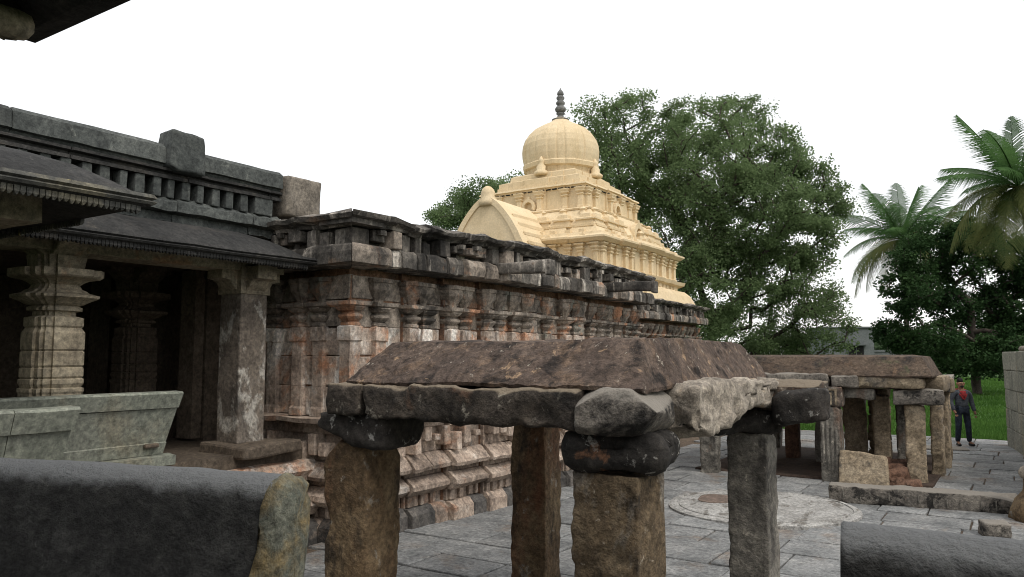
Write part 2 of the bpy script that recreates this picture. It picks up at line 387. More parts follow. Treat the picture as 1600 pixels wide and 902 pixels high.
# ------------------------------------------------------------------ the long hall
SQ = [(-1,-1),(1,-1),(1,1),(-1,1)]
OC = [(-1,-.55),(-.55,-1),(.55,-1),(1,-.55),(1,.55),(.55,1),(-.55,1),(-1,.55)]
def pil_meshes(mat_s, mat_c):
    out = []
    for k in range(4):
        q = lambda mb: mb.jitter(.012, 5, (k*3.1, k, 0))
        out.append((mesh("pilaster", q(MB().stack([(.11,1.54),(.11,1.63),(.092,1.66),(.092,1.92),(.086,1.925),(.092,1.93),(.092,2.31),(.086,2.315),(.092,2.32),(.092,2.5),(.115,2.52),(.115,2.69),(.09,2.71)], SQ)), mat_s),
          mesh("capital", q(MB().stack([(.085,2.7),(.115,2.715),(.115,2.745),(.088,2.76),(.13,2.8),(.145,2.82),(.145,2.845),(.095,2.865),(.095,2.88),(.135,2.9),(.17,2.935),(.17,2.95)], OC if k % 2 else SQ)), mat_c),
          mesh("abacus", q(MB().stack([(.16,2.945),(.2,2.97),(.205,3.015)], SQ)), mat_c),
          mesh("bracket", q(MB().stack([(.07,3.015),(.085,3.06),(.16,3.19),(.165,3.28),(.185,3.285),(.185,3.34)], OC if k % 2 else [(-1,-.7),(-.5,-1),(.5,-1),(1,-.7),(1,1),(-1,1)])), mat_c)))
    return out
PM = pil_meshes(MT['wall'], MT['capital'])
KAP = [(0,3.45),(.42,3.45),(.47,3.465),(.475,3.6),(.45,3.67),(.41,3.70),(0,3.70)]
TOPC = [(0,3.93),(.38,3.93),(.40,3.97),(.52,4.0),(.55,4.05),(.42,4.1),(0,4.13)]
BASE = [(-.1,-.05),(.2,-.05),(.2,.17),(.11,.26),(-.1,.26)]
KUM = [(-.1,.42),(.13,.42),(.24,.5),(.24,.56),(.1,.66),(-.1,.66)]
KAP2 = [(-.1,.75),(.25,.75),(.27,.8),(.2,.88),(.1,.97),(-.1,.98)]
LEDGE = [(-.1,1.46),(.3,1.47),(.31,1.53),(-.1,1.54)]

def miter(mb, L, m0, m1):
    mb.v = [((x-(-y)) if (m0 and x < .03) else (x+(-y)) if (m1 and x > L-.03) else x, y, z) for x, y, z in mb.v]; return mb
def wall_run(P, ox, oy, rot, segs, seed, corner0=False, corner1=False, plinth=True, blocks=True, depth=.7):
    Bm = T(ox, oy, 0, rot); pr = random.Random(seed)
    def put(name, data, mat, x, y=0, z=0, par=None, rz=0): return obj(name, data, mat, par or P, Bm @ T(x, y, z, rz))
    n = len(segs)
    def mould(name, prof, mat, amp, lo, hi, seg=3, dj=.012, zj=.006):
        for i, (a, b, off) in enumerate(segs):
            x = a
            while x < b-.02:
                w = pr.uniform(lo, hi)
                if b-(x+w) < lo*.6: w = b-x
                k = off+pr.uniform(-dj,dj); m0 = corner0 and i == 0 and x == a; m1 = corner1 and i == n-1 and abs(x+w-b) < 1e-6
                if m0 or m1: k = off
                mb = miter(pblock(prof, w, seg, amp, 4, pr.random()*50), w, m0, m1)
                put(name, mb, mat() if callable(mat) else mat, x, -k, pr.uniform(-zj,zj))
                x += w
    for i, (a, b, off) in enumerate(segs):
        b_full = b
        if corner1 and i == n-1: b = b-.05
        core = MB(); core.box(a, b, -off, depth, -.04, 3.36).box(a, b, -off+.03, depth, 3.36, 3.46).box(a, b, -off-.02, depth, 3.46, 3.99)
        put("wall_core", core, MT['recess'], 0)
        core = MB(); core.box(a+.004, b-.004, -off-.2, -off-.01, 3.69, 3.94)
        put("frieze_backing", core, MT['upper'], 0)
        b = b_full
        # pilasters and the wall stones between them
        m = max(1, round((b-a)/.43)); sp = (b-a)/m
        for j in range(m+1):
            x = a+sp*j
            if j == m and not (i == n-1): continue
            if j == 0 and i > 0: x += .12 if off >= segs[i-1][2] else -.0
            if j == m: x -= 0 if corner1 else .14
            if j == 0 and i == 0: x += 0 if corner0 else .14
            skip = corner0 and i == 0 and j == 0             # the corner pilaster comes with the other face
            v = PM[pr.randrange(4)]; rz = pr.choice((0, 0, math.pi)) if False else 0
            dy = -off+pr.uniform(-.008,.008)
            p = None if skip else put("pilaster", v[0], None, x, dy)
            for nm, me in (() if skip else zip(("capital","abacus","bracket"), v[1:])):
                if pr.random() < .04 and nm != "abacus": continue
                put(nm, me, None, x+pr.uniform(-.01,.01), dy+pr.uniform(-.012,.012), 0, p)
            if blocks and j < m:
                zs = [1.545,1.93,2.32,2.70,3.05,3.37]
                for q in range(5):
                    w = sp-.012; hh = zs[q+1]-zs[q]-.008
                    b_ = rough(w, .09, hh, (4,2,4), .008, .012, 4, pr.random()*90)
                    put("wall_stone", b_, MT['wall'] if q < 3 else MT['capital'], a+sp*(j+.5), -off+.02+pr.uniform(-.006,.006), zs[q]+.003)
    mould("eave_stone", KAP, lambda: MT['upper'] if pr.random() < .72 else MT['capital'], .02, .2, .48, 3, .04)
    mould("coping_stone", TOPC, MT['upper'], .05, .4, .95, 6, .045, .018)
    # frieze of projecting blocks
    for i, (a, b, off) in enumerate(segs):
        x = a+.03
        if corner0 and i == 0: x = a+.05
        while x < b-.1:
            w = pr.choice((.13,.16,.22,.27)); d = pr.uniform(.14,.3)
            if x+w > b: w = b-x-.01
            if w > .07:
                z0 = 3.70+(pr.random() < .25)*.08; hh = 3.925-z0-(pr.random() < .2)*.05
                mb = rough(w, d+.1, hh, (3,3,3), .009, .014, 5, pr.random()*90)
                fb = put("frieze_block", mb, MT['upper'] if pr.random() < .75 else MT['capital'], x+w/2, -off-.18-d/2+.05, z0)
                if pr.random() < .3:
                    put("small_lug", rough(w*.55, .1, .07, (2,2,2), .005, .01, 5, pr.random()*90), MT['upper'], x+w/2, -off-.18-d-.03, z0+hh*.55, fb)
            x += w+pr.uniform(.03,.1)
    if plinth:
        mould("base_stone", BASE, lambda: MT['plinth_dark'] if pr.random() < .7 else MT['plinth'], .022, .45, .8)
        mould("torus_moulding", KUM, MT['plinth'], .02, .45, .8)
        mould("sloped_moulding", KAP2, MT['plinth'], .022, .35, .7)
        mould("ledge_stone", LEDGE, MT['plinth'], .03, .5, 1.0)
        for i, (a, b, off) in enumerate(segs):
            for z0, z1, o1, m_ in ((.26,.42,.05,.5),(.66,.75,.06,0),(.98,1.33,.05,1),(1.33,1.46,.11,0)):
                put("recess_course", MB().box(a+.003, b-.003, -off-o1, .05, z0, z1), MT['plinth'], 0)
                if m_:
                    x = a+.04
                    while x < b-.12:
                        w = pr.uniform(.1,.17) if m_ == 1 else pr.uniform(.06,.11)
                        zb = z0 if m_ == .5 else z0+pr.choice((0,.08,.16)); zt = z1 if m_ == .5 else z1-pr.choice((0,0,.1))
                        mb = rough(w, .2 if m_ == 1 else .06, zt-zb, (3,3,3), .008, .015, 5, pr.random()*90)
                        put("dentil", mb, MT['plinth'], x+w/2, -off-o1-(.08 if m_ == 1 else .02), zb)
                        x += w+(pr.uniform(.05,.12) if m_ == 1 else pr.uniform(.08,.16))

hall = thing("temple_hall", "long low stone temple hall with black stained parapet and rows of pilasters", "temple", (-10, 11, 0))
HX, HY = -7.15, 7.2
long_segs = [(0,.95,0),(.95,1.75,.06),(1.75,2.55,.16),(2.55,4.2,.24),(4.2,5.1,.12),(5.1,6.0,.2),(6.0,7.3,.06),(7.3,8.3,.0),(8.3,9.0,-.06)]
wall_run(hall, HX, HY, math.pi/2, long_segs, 11, corner0=True)
wall_run(hall, HX-2.35, HY, 0, [(0,.55,-.08),(.55,1.35,-.02),(1.35,2.35,0)], 23, corner1=True)
obj('corner_coping', MB().box(HX-.1, HX+.47, HY-.47, HY+.1, 3.945, 4.075), MT['upper'], hall)
obj('corner_eave', MB().box(HX-.1, HX+.39, HY-.39, HY+.1, 3.465, 3.685), MT['upper'], hall)
obj('corner_frieze', rough(.3,.3,.22,(3,3,3),.01,.014,5,7), MT['upper'], hall, T(HX+.17, HY-.17, 3.7))
body = MB(); body.box(-21, HX-.69, HY+.71, 16.2, -.03, 3.97)
obj("hall_body", body, MT['wall'], hall)
rf = MB(); rf.box(-21.2, HX-.02, HY+.05, 16.3, 3.995, 4.085)
obj("roof_slab", rf, MT['upper'], hall)
# two stone rain spouts
for (sy, sz, ln) in ((9.75, 3.55, .82), (13.7, 3.55, .8)):
    mb = MB()
    for k in range(7):
        x = -.5+(ln+.5)*k/6; w = .085; h = .10+.035*math.sin(k*1.1); dz = -.02*k
    mb = rough(ln+.5, .17, .17, (12,3,3), .014, .03, 3, sy, lean=(0,0))
    mb.v = [(x, y*(.85+.25*(x+ln/2)), z*(1+.25*max(0,x))-.03*x) for x, y, z in mb.v]
    sp_ = obj("rain_spout", mb, MT['upper'], hall, T(-6.45+ln/2-.25, sy, sz), True)
    obj("spout_lip", rough(.07, .21, .23, (3,3,3), .012, .02, 4, sy), MT['upper'], sp_, T(-6.45+ln-.03, sy, sz-.05))

# ------------------------------------------------------------------ sanctum and painted tower
tower = thing("temple_tower", "cream painted stepped temple tower with ribbed dome and grey finial", "temple tower", (-13.8, 24.56, 0))
TX, TY = -13.8, 24.56
wall_run(tower, -10.15, 16.95, math.pi/2, [(0,1.6,-.1),(1.6,3.6,0),(3.6,5.2,.1),(5.2,9.8,.2),(9.8,11.4,.05)], 41, plinth=False, blocks=False)
sb = MB(); sb.box(-17.5, -10.86, 16.25, 28.3, -.03, 3.96)
obj("sanctum_body", sb, MT['wall'], tower)
obj("sanctum_roof", MB().box(-17.6, -10.2, 16.35, 28.4, 3.99, 4.08), MT['upper'], tower)
def ratha(h, p1, p2=None):
    p2 = p1 if p2 is None else p2
    a, b = .64*h, .3*h; q = []
    side = [(-h,-h),(-a,-h),(-a,-h-p1),(-b,-h-p1),(-b,-h-p1-p2),(b,-h-p1-p2),(b,-h-p1),(a,-h-p1),(a,-h)]
    for k in range(4):
        c, s = [(1,0),(0,1),(-1,0),(0,-1)][k]
        q += [(x*c-y*s, x*s+y*c) for x, y in side]
    return q
def tier(name, prof, p1, jit=.012, par=None):
    mb = MB().loft([[(x, y, z) for x, y in ratha(h, p1)] for h, z in prof]); mb.jitter(jit, 2.5)
    return obj(name, mb, MT['cream'], par or tower, T(TX, TY, 0))
tier("tower_base", [(3.72,4.06),(3.74,4.14),(3.58,4.5),(3.4,4.68)], .08)
tier("base_cornice", [(3.18,4.66),(3.18,4.8),(3.4,4.9),(3.44,5.02),(3.2,5.06)], .09)
w1 = tier("lower_wall", [(3.1,5.04),(3.1,5.84)], .1)
tier("lower_cornice", [(3.12,5.82),(3.3,5.86),(3.42,5.96),(3.42,6.02),(3.24,6.1),(3.2,6.18)], .1)
tier("middle_tier", [(2.98,6.16),(2.82,6.45),(2.6,6.78),(2.42,7.06)], .08)
tier("middle_cornice", [(2.2,7.04),(2.44,7.07),(2.46,7.12),(2.2,7.2)], .07)
tier("upper_wall", [(2.04,7.18),(2.02,7.9)], .06)
tier("upper_cornice", [(2.04,7.88),(2.1,7.98),(2.16,8.0),(2.14,8.06),(1.9,8.12)], .05)
tier("crown_slab", [(1.68,8.1),(1.68,8.3),(1.64,8.31),(1.64,8.47),(1.4,8.55)], .05, .008)
tier("crown_step", [(1.36,8.5),(1.33,8.74),(1.22,8.8)], .03, .006)
pl1 = mesh("pilaster", MB().stack([(.1,0),(.1,.08),(.075,.1),(.075,.48),(.11,.51),(.11,.54),(.08,.56),(.13,.62),(.13,.66),(.09,.68),(.16,.74),(.16,.78)], SQ).jitter(.006,6), MT['cream'])
pl2 = mesh("pilaster", MB().stack([(.1,0),(.1,.06),(.085,.09),(.085,.42),(.12,.45),(.12,.48),(.09,.5),(.15,.56),(.15,.6),(.18,.66),(.18,.69)], SQ).jitter(.006,6), MT['cream'])
def aedicule():
    mb = MB(); mb.loft([[(x, y, z) for x, y in [(-w,-d),(w,-d),(w,.3),(-w,.3)]] for w, d, z in ((.3,.12,0),(.3,.12,.26),(.36,.22,.28),(.37,.22,.36),(.29,.13,.37),(.29,.12,.5),(.34,.17,.52),(.34,.17,.57),(.2,.1,.6),(.17,.09,.72),(.06,.05,.76))])
    ring = []
    return mb.jitter(.012, 5)
ae = mesh("aedicule", aedicule(), MT['cream'])
def kudu(r):
    mb = MB(); n = 9; ro, ri = [], []
    for k in range(n+1):
        a = math.pi*(-.12+1.24*k/n); ro.append((r*math.cos(a), r*1.15*math.sin(a))); ri.append((r*.62*math.cos(a), r*.72*math.sin(a)))
    for k in range(n):
        p = [ro[k], ro[k+1], ri[k+1], ri[k]]
        mb.loft([[(x, -.09, z) for x, z in p], [(x, .08, z) for x, z in p]])
    mb.box(-r*.12, r*.12, -.08, .05, r*1.0, r*1.4)
    return mb.jitter(.01, 6)
kd = mesh("horseshoe_arch", kudu(.26), MT['cream']); kd2 = mesh("horseshoe_arch", kudu(.42), MT['cream'])
slot = mesh("eave_slot", MB().box(-.09,.09,-.02,.05,0,.06), MT['darkin'])
vase = mesh("panel_boss", MB().stack([(.06,0),(.13,.12),(.1,.26),(.15,.34),(.05,.44)], OC).jitter(.01,6), MT['cream'])
for k in range(4):
    S = T(TX, TY, 0, k*math.pi/2)
    for t in (-.97,-.8,-.66,-.5,-.34,-.12,.12,.34,.5,.66,.8,.97):
        po = 0 if abs(t) > .64 else .1 if abs(t) > .3 else .2
        obj("pilaster", pl1, None, tower, S @ T(t*3.08, -3.1-po-.02, 5.05))
    for t in (-.95,-.66,-.2,.2,.66,.95):
        po = 0 if abs(t) > .64 else .06 if abs(t) > .3 else .12
        obj("pilaster", pl2, None, tower, S @ T(t*2.02, -2.03-po-.02, 7.2))
    for t in (-.86,-.58,-.3,.3,.58,.86):
        obj("aedicule", ae, None, tower, S @ T(t*2.8, -2.64-(.08 if abs(t) < .6 else 0), 6.14))
    obj("horseshoe_arch", kd2, None, tower, S @ T(0, -3.0, 6.38)); obj("panel_boss", vase, None, tower, S @ T(0, -3.1, 6.15))
    obj("horseshoe_arch", kd, None, tower, S @ T(0, -2.22, 7.36))
    for t in (-.82,-.45,.45,.82):
        obj("horseshoe_arch", kd, None, tower, S @ T(t*3.2, -3.24-(.1 if abs(t) < .6 else 0), 5.98)).scale = (.55,1,.45)
    for t in range(-3, 4):
        obj("panel_boss", vase, None, tower, S @ T(t*.74, -2.48, 6.82)).scale = (.8,.8,.7)
    for t in range(-8, 9):
        obj("eave_slot", slot, None, tower, S @ T(t*.235, -2.06-(.05 if abs(t) < 6 else 0)-(.05 if abs(t) < 3 else 0), 7.905))
    for t in (-.82,-.35,.35,.82):
        obj("crown_panel", MB().box(-.28,.28,-.035,.05,0,.14), MT['cream'], tower, S @ T(t*1.4, -1.69-(.05 if abs(t) < .5 else 0), 8.14))
dn = mesh('dentil', MB().box(-.06,.06,-.05,.05,0,.07), MT['cream']); dn2 = mesh('dentil', MB().box(-.1,.1,-.06,.06,0,.12), MT['cream'])
for k in (0, 1):
    S = T(TX, TY, 0, k*math.pi/2)
    for t in range(-12, 13):
        o_ = .2 if abs(t*.25) < .9 else .1 if abs(t*.25) < 1.95 else 0
        obj('dentil', dn, None, tower, S @ T(t*.25, -3.14-o_, 5.78))
        if abs(t) < 11: obj('dentil', dn2, None, tower, S @ T(t*.3 if abs(t) < 10 else t*.29, -3.22-(.18 if abs(t*.3) < .95 else .09 if abs(t*.3) < 2 else 0), 4.72))
    for t in range(-8, 9):
        obj('dentil', dn, None, tower, S @ T(t*.27, -2.24-(.14 if abs(t*.3) < .72 else .07 if abs(t*.3) < 1.55 else 0), 6.98))
    for t in range(-5, 6):
        obj('dentil', dn2, None, tower, S @ T(t*.5, -3.1-(.2 if abs(t*.5) < .9 else .1 if abs(t*.5) < 1.95 else 0), 6.17))
# dome: broad ribbed faces over a panelled band
def dplan(a):
    q = ((a+math.pi/4) % (math.pi/2))-math.pi/4              # angle within one quarter
    sqr = min(1/max(.2, abs(math.cos(q))), 1.13)            # squarish
    d = math.degrees(abs(q))
    rib = .018 if d < 10 else .006 if d < 23 else -.008 if d < 36 else .008
    for e in (10, 23, 36): rib -= .017*math.exp(-((d-e)/1.3)**2)
    return (.93+.07*sqr)*(1+rib)*.985
DP = [(1.22,8.78),(1.24,8.9),(1.31,9.08),(1.385,9.25),(1.37,9.26),(1.42,9.5),(1.435,9.72),(1.41,9.95),(1.33,10.18),(1.18,10.4),(.97,10.6),(.73,10.74),(.52,10.84),(.38,10.92),(.29,11.0),(.22,11.08)]
dm = obj("dome", MB().lathe(DP, 240, 0, 0, dplan), MT['cream'], tower, T(TX, TY, 0))
obj("dome_band", MB().lathe([(1.30,9.02),(1.365,9.06),(1.40,9.2),(1.37,9.24)], 96, 0, 0, lambda a: dplan(a)*1.004*(1.012 if int((a/(2*math.pi))*24) % 2 else 1)), MT['cream'], dm, T(TX, TY, 0))
fin = obj("finial", MB().lathe([(.3,10.98),(.33,11.03),(.2,11.07),(.13,11.1),(.11,11.22),(.17,11.26),(.11,11.3)], 16), MT['finial'], tower, T(TX, TY, 0), True)
obj("finial_pot", MB().lathe([(.1,11.28),(.19,11.36),(.21,11.44),(.16,11.52),(.1,11.56),(.16,11.62),(.17,11.68),(.1,11.76),(.15,11.83),(.15,11.88),(.09,11.95)], 16), MT['finial'], fin, T(TX, TY, 0), True)
obj("finial_bud", MB().lathe([(.08,11.93),(.13,12.0),(.11,12.08),(.04,12.17),(.01,12.24)], 14), MT['finial'], fin, T(TX, TY, 0), True)
# seated figures at the foot of the dome
for k in range(4):
    S = T(TX, TY, 0, k*math.pi/2)
    mb = MB().lathe([(.24,0),(.26,.1),(.15,.18),(.17,.32),(.09,.4),(.1,.46),(.12,.53),(.06,.62),(.02,.68)], 10).jitter(.03, 5)
    obj("seated_figure", mb, MT['cream'], tower, S @ T(0, -1.42, 8.66), True)
# barrel-vaulted porch of the tower
prof = []
for z, w in ((4.05,1.8),(5.0,1.62),(5.6,1.42),(6.1,1.17),(6.5,.92),(6.8,.68),(7.05,.43),(7.19,.23),(7.3,0.0)):
    prof.append((w, z))
arch = [(w, z) for w, z in prof]+[(-w, z) for w, z in reversed(prof[:-1])]
vault = obj("barrel_vault", MB().loft([[(TX+x, y, z) for x, z in reversed(arch)] for y in (19.75,20.6,21.4,22.4)]).jitter(.03, 2), MT['cream'], tower)
rim = MB()
ins = [(x*.9, 4.05+(z-4.05)*.955) for x, z in arch]; out_ = [(x*1.03, 4.05+(z-4.05)*1.015) for x, z in arch]
for k in range(len(arch)-1):
    q = [out_[k], out_[k+1], ins[k+1], ins[k]]
    rim.loft([[(TX+x, 19.7, z) for x, z in q], [(TX+x, 19.95, z) for x, z in q]])
obj("arch_rim", rim, MT['cream'], vault)
obj("lion_crest", MB().lathe([(.28,0),(.3,.15),(.2,.3),(.24,.42),(.18,.55),(.1,.62)], 10).jitter(.05, 4), MT['cream'], vault, T(TX, 19.85, 7.02), True)
for q in range(5):
    z = 5.5+q*.3; k = np.interp(z, [5.0,5.6,6.1,6.5,6.8,7.05], [1.62,1.42,1.17,.92,.68,.43])-.02
    mb = MB().box(-.03,.06,20.1,22.0,-.05,.05).jitter(.03, 4)
    obj("vault_ridge", mb, MT['cream'], vault, T(TX+k, 0, z))

# ------------------------------------------------------------------ pillared porch of the hall
porch = thing("temple_porch", "dark pillared temple porch with deep sloping stone eaves and slatted parapet", "temple porch", (-9, 4.5, 0))
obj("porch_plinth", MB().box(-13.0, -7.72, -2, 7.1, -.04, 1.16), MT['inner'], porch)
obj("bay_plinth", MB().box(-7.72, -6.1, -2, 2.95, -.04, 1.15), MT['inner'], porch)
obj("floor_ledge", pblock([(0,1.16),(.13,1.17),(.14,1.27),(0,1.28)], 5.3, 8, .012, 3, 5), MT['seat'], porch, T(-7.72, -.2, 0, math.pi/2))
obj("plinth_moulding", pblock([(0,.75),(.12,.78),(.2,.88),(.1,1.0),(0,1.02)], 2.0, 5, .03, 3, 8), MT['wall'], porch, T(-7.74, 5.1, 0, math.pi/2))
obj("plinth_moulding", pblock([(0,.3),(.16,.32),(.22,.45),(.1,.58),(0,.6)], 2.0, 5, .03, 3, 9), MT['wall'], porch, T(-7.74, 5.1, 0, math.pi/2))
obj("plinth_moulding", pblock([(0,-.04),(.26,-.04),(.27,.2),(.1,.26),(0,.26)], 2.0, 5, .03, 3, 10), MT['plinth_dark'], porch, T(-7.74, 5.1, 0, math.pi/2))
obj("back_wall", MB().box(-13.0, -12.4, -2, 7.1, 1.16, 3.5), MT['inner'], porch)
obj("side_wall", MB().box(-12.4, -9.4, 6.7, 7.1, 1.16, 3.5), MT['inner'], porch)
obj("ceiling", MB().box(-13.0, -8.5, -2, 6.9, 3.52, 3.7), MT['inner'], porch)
obj("porch_roof", MB().box(-13.2, -8.42, -2, 7.0, 3.9, 4.05), MT['eave'], porch)
obj("front_beam", MB().box(-8.3, -7.9, -2, 6.75, 3.36, 3.56).jitter(.01, 3), MT['sand'], porch)
obj("bay_beam", MB().box(-6.65, -6.2, -2, 2.95, 3.34, 3.56).jitter(.01, 3), MT['sand'], porch)
obj("bay_side_beam", MB().box(-7.9, -6.65, 2.55, 2.95, 3.34, 3.56).jitter(.01, 3), MT['sand'], porch)
obj("bay_ceiling", MB().box(-7.9, -6.25, -2, 2.6, 3.562, 3.72), MT['inner'], porch)
CH = [(0,3.86),(.25,3.83),(.5,3.74),(.7,3.63),(.84,3.53),(.87,3.525),(.9,3.5),(.88,3.47),(.9,3.455),(.86,3.43),(.78,3.44),(.4,3.55),(0,3.62)]
def chajja(path, lipmat):
    pts = []
    for (a, b) in zip(path[:-1], path[1:]):
        n = max(2, int((Vector(b)-Vector(a)).length/.25))
        pts += [tuple(Vector(a)+(Vector(b)-Vector(a))*k/n) for k in range(n)]
    pts.append(path[-1])
    e = obj("eave_slab", MB().sweep(pts, CH).jitter(.012, 2), MT['eave'], porch)
    obj("eave_lip", MB().sweep(pts, [(.8,3.545),(.905,3.53),(.925,3.5),(.9,3.485),(.925,3.47),(.91,3.45),(.8,3.45)]).jitter(.012, 3), lipmat, e)
    fr = MB()
    for (a, b) in zip(path[:-1], path[1:]):
        a, b = Vector(a), Vector(b); d = (b-a).normalized(); nn = Vector((d.y, -d.x)); L = (b-a).length+.85; n = int(L/.04)
        for k in range(n):
            s0 = a+d*(k*.04)+nn*.845
            p = [s0, s0+d*.034, s0+d*.034+nn*.03, s0+nn*.03]
            q = [s0+d*.01, s0+d*.024, s0+d*.024+nn*.018, s0+d*.01+nn*.018]
            fr.loft([[(v.x, v.y, 3.375+rnd.uniform(0,.012)) for v in q], [(v.x, v.y, 3.4) for v in p], [(v.x, v.y, 3.455) for v in p]])
    f = obj("eave_fringe", fr, lipmat, e); f["kind"] = "stuff"
    return e
chajja([(-8.2,2.6),(-8.2,5.82),(-9.2,5.82)], MT['eave'])
chajja([(-6.3,-2),(-6.3,2.45),(-8.25,2.45)], MT['eave_lip'])
obj("bay_roof", MB().box(-8.15, -6.35, -2, 2.4, 3.7, 3.84), MT['eave'], porch)
# parapet: foot course, slats, mouldings, coping
PXF = -8.25
y = -1.0; k = 0
while y < 6.85:
    w = min(rnd.uniform(.8, 1.2), 6.9-y)
    obj("parapet_foot", pblock([(0,3.88),(-.02,3.98),(.1,4.0),(.1,4.11),(.02,4.16),(-.3,4.16),(-.3,3.88)], w, 8, .022, 9, k), MT['green'], porch, T(PXF, y, 0, math.pi/2)); y += w; k += 1
obj("parapet_back", MB().box(-8.55, -8.33, -1, 6.88, 4.1, 4.5), MT['eave'], porch)
y = -.6
while y < 6.75:
    w = rnd.uniform(.085,.115)
    if y > 6.4: w = .28
    o = obj("parapet_slat", rough(w, .16, .22, (3,3,3), .006, .012, 4, y), MT['green'], porch, T(-8.25, y+w/2, 4.15, math.pi/2)); y += w+rnd.uniform(.085,.12)
y = -1.0
while y < 6.85:
    w = min(rnd.uniform(1.0,1.5), 6.9-y)
    obj("parapet_moulding", pblock([(-.1,4.37),(.1,4.37),(.1,4.41),(.05,4.42),(.05,4.45),(.12,4.46),(.12,4.49),(-.1,4.5)], w, 4, .008, 3, y+20), MT['eave'], porch, T(PXF, y, 0, math.pi/2)); y += w
for (a, b) in ((-1.0,1.2),(1.2,3.55),(3.55,5.2),(5.2,5.64),(5.64,6.9)):
    pf = [(-.2,4.49),(.06,4.49),(.08,4.53),(.13,4.54),(.12,4.72),(.06,4.77),(-.2,4.77)]
    if b-a > .5: obj("parapet_coping", pblock(pf, b-a, 8, .012, 3, a+9), MT['green'], porch, T(PXF, a, 0, math.pi/2))
obj("coping_post", rough(.46, .34, .47, (12,9,13), .014, .03, 3, 4, taper=(.95,.95), grit=.004, cuts=5), MT['green'], porch, T(-8.2, 5.42, 4.46, math.pi/2), True)
obj("end_block", rough(.62, .4, .55, (6,5,6), .016, .03, 3, 8), MT['beige'], porch, T(-8.28, 7.24, 4.2, math.pi/2), True)
obj("merlon", rough(.3, .3, .32, (4,4,4), .01, .04, 3, 2), MT['green'], porch, T(-8.2, 3.12, 4.78, math.pi/2), True)
# pillars
STEP = []
for k in range(4):
    c, s = [(1,0),(0,1),(-1,0),(0,-1)][k]
    STEP += [(x*c-y*s, x*s+y*c) for x, y in [(-.74,-.74),(-.74,-.88),(-.46,-.88),(-.46,-1),(.46,-1),(.46,-.88),(.74,-.88)]]
def corbel(ln, w, h, top):                 # one curved arm of a bracket, pointing to local -y
    pr_ = [(0,0),(ln*.25,.0),(ln*.45,h*.12),(ln*.62,h*.3),(ln*.74,h*.5),(ln,h*.56),(ln,h),(0,h)]
    m = pblock(pr_, w, 3, .006, 4, ln); m.v = [(x-w/2, y, z+top-h) for x, y, z in m.v]; return m
def turned_pillar(x, y, mat, s=1.0, z0=1.16):
    p = obj("pillar", MB().stack([(.30,z0),(.30,1.5),(.235,1.52),(.235,1.7),(.25,1.74),(.25,1.95),(.26,1.97),(.26,2.0),(.235,2.01),(.255,2.05),(.255,2.09),(.235,2.1),(.25,2.12),(.25,2.2),(.235,2.21),(.25,2.23),(.25,2.36),(.235,2.37),(.25,2.39),(.25,2.55),(.22,2.6),(.235,2.62),(.235,2.7),(.17,2.72)], STEP), mat, porch, T(x, y, 0))
    obj("capital", MB().stack([(.17,2.7),(.17,2.76),(.22,2.77),(.22,2.8),(.19,2.82),(.24,2.84),(.27,2.86),(.35,2.90),(.355,2.925),(.27,2.95),(.25,2.97),(.21,2.99),(.19,3.03),(.23,3.06),(.27,3.08),(.36,3.1),(.38,3.115),(.38,3.18),(.22,3.19),(.24,3.32)], STEP), mat, p, T(x, y, 0))
    for k in range(4):
        obj("bracket_arm", corbel(.46,.3,.34,3.62 if mat is MT['inner'] else 3.62), mat, p, T(x, y, 0, k*math.pi/2))
    return p
turned_pillar(-8.1, 4.02, MT['sand'])
turned_pillar(-6.42, 2.2, MT['sand'])
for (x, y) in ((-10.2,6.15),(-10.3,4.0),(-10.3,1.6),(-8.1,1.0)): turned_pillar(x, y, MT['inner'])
p = obj("pillar", rough(.40, .40, 1.86, (5,5,14), .008, .02, 2.2, 5), MT['lime'], porch, T(-8.1, 6.3, 1.26))
obj("pillar_base", rough(.85, .85, .15, (6,6,3), .02, .03, 3, 5), MT['inner'], p, T(-7.95, 6.35, 1.12))
for k in range(4): obj("bracket_arm", corbel(.44,.3,.36,3.42), MT['sand'], p, T(-8.1, 6.3, 0, k*math.pi/2))
obj("bracket_core", MB().box(-.22,.22,-.22,.22,3.08,3.4), MT['sand'], p, T(-8.1, 6.3, 0))
for (x, y) in ((-9.6,6.66),(-10.9,6.66),(-11.7,6.66)):
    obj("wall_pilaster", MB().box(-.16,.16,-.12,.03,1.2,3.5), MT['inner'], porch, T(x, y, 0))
# seat backs leaning outward
def seat_back(x, y0, y1, splits):
    lo = [(-.02,1.28),(.06,1.28),(.09,1.40),(.075,1.41),(.19,1.77),(.07,1.77)]
    hi = [(.06,1.775),(.215,1.775),(.27,1.925),(.25,1.945),(.12,1.95)]
    ys = [y0]+splits+[y1]
    for a, b in zip(ys[:-1], ys[1:]):
        m0 = MB().loft([[(t, -o, z) for o, z in lo] for t in (0, (b-a)/2-.002, b-a-.006)])
        m0.v = [(t+((z-1.28)*.13 if (b == y1 and t > b-a-.01) else 0), yy, z) for t, yy, z in m0.v]
        s_ = obj("seat_back", m0.jitter(.006, 3, (a,0,0)), MT['seat'], porch, T(x, a, 0, math.pi/2))
        m1 = MB().loft([[(t, -o, z) for o, z in hi] for t in (0, (b-a)/2, b-a-.006)])
        m1.v = [(t+((z-1.28)*.13 if (b == y1 and t > b-a-.01) else 0), yy, z) for t, yy, z in m1.v]
        obj("top_rail", m1.jitter(.006, 3, (a,1,0)), MT['seat'], s_, T(x, a, 0, math.pi/2))
seat_back(-7.74, 0.5, 5.0, [2.9])
seat_back(-6.12, -1.5, 3.05, [1.2,2.68])
obj("iron_peg", rough(.17,.06,.05,(3,3,3),.008,.015,4,2), MT['inner'], porch, T(-7.62, 4.83, 1.36, math.pi/2))
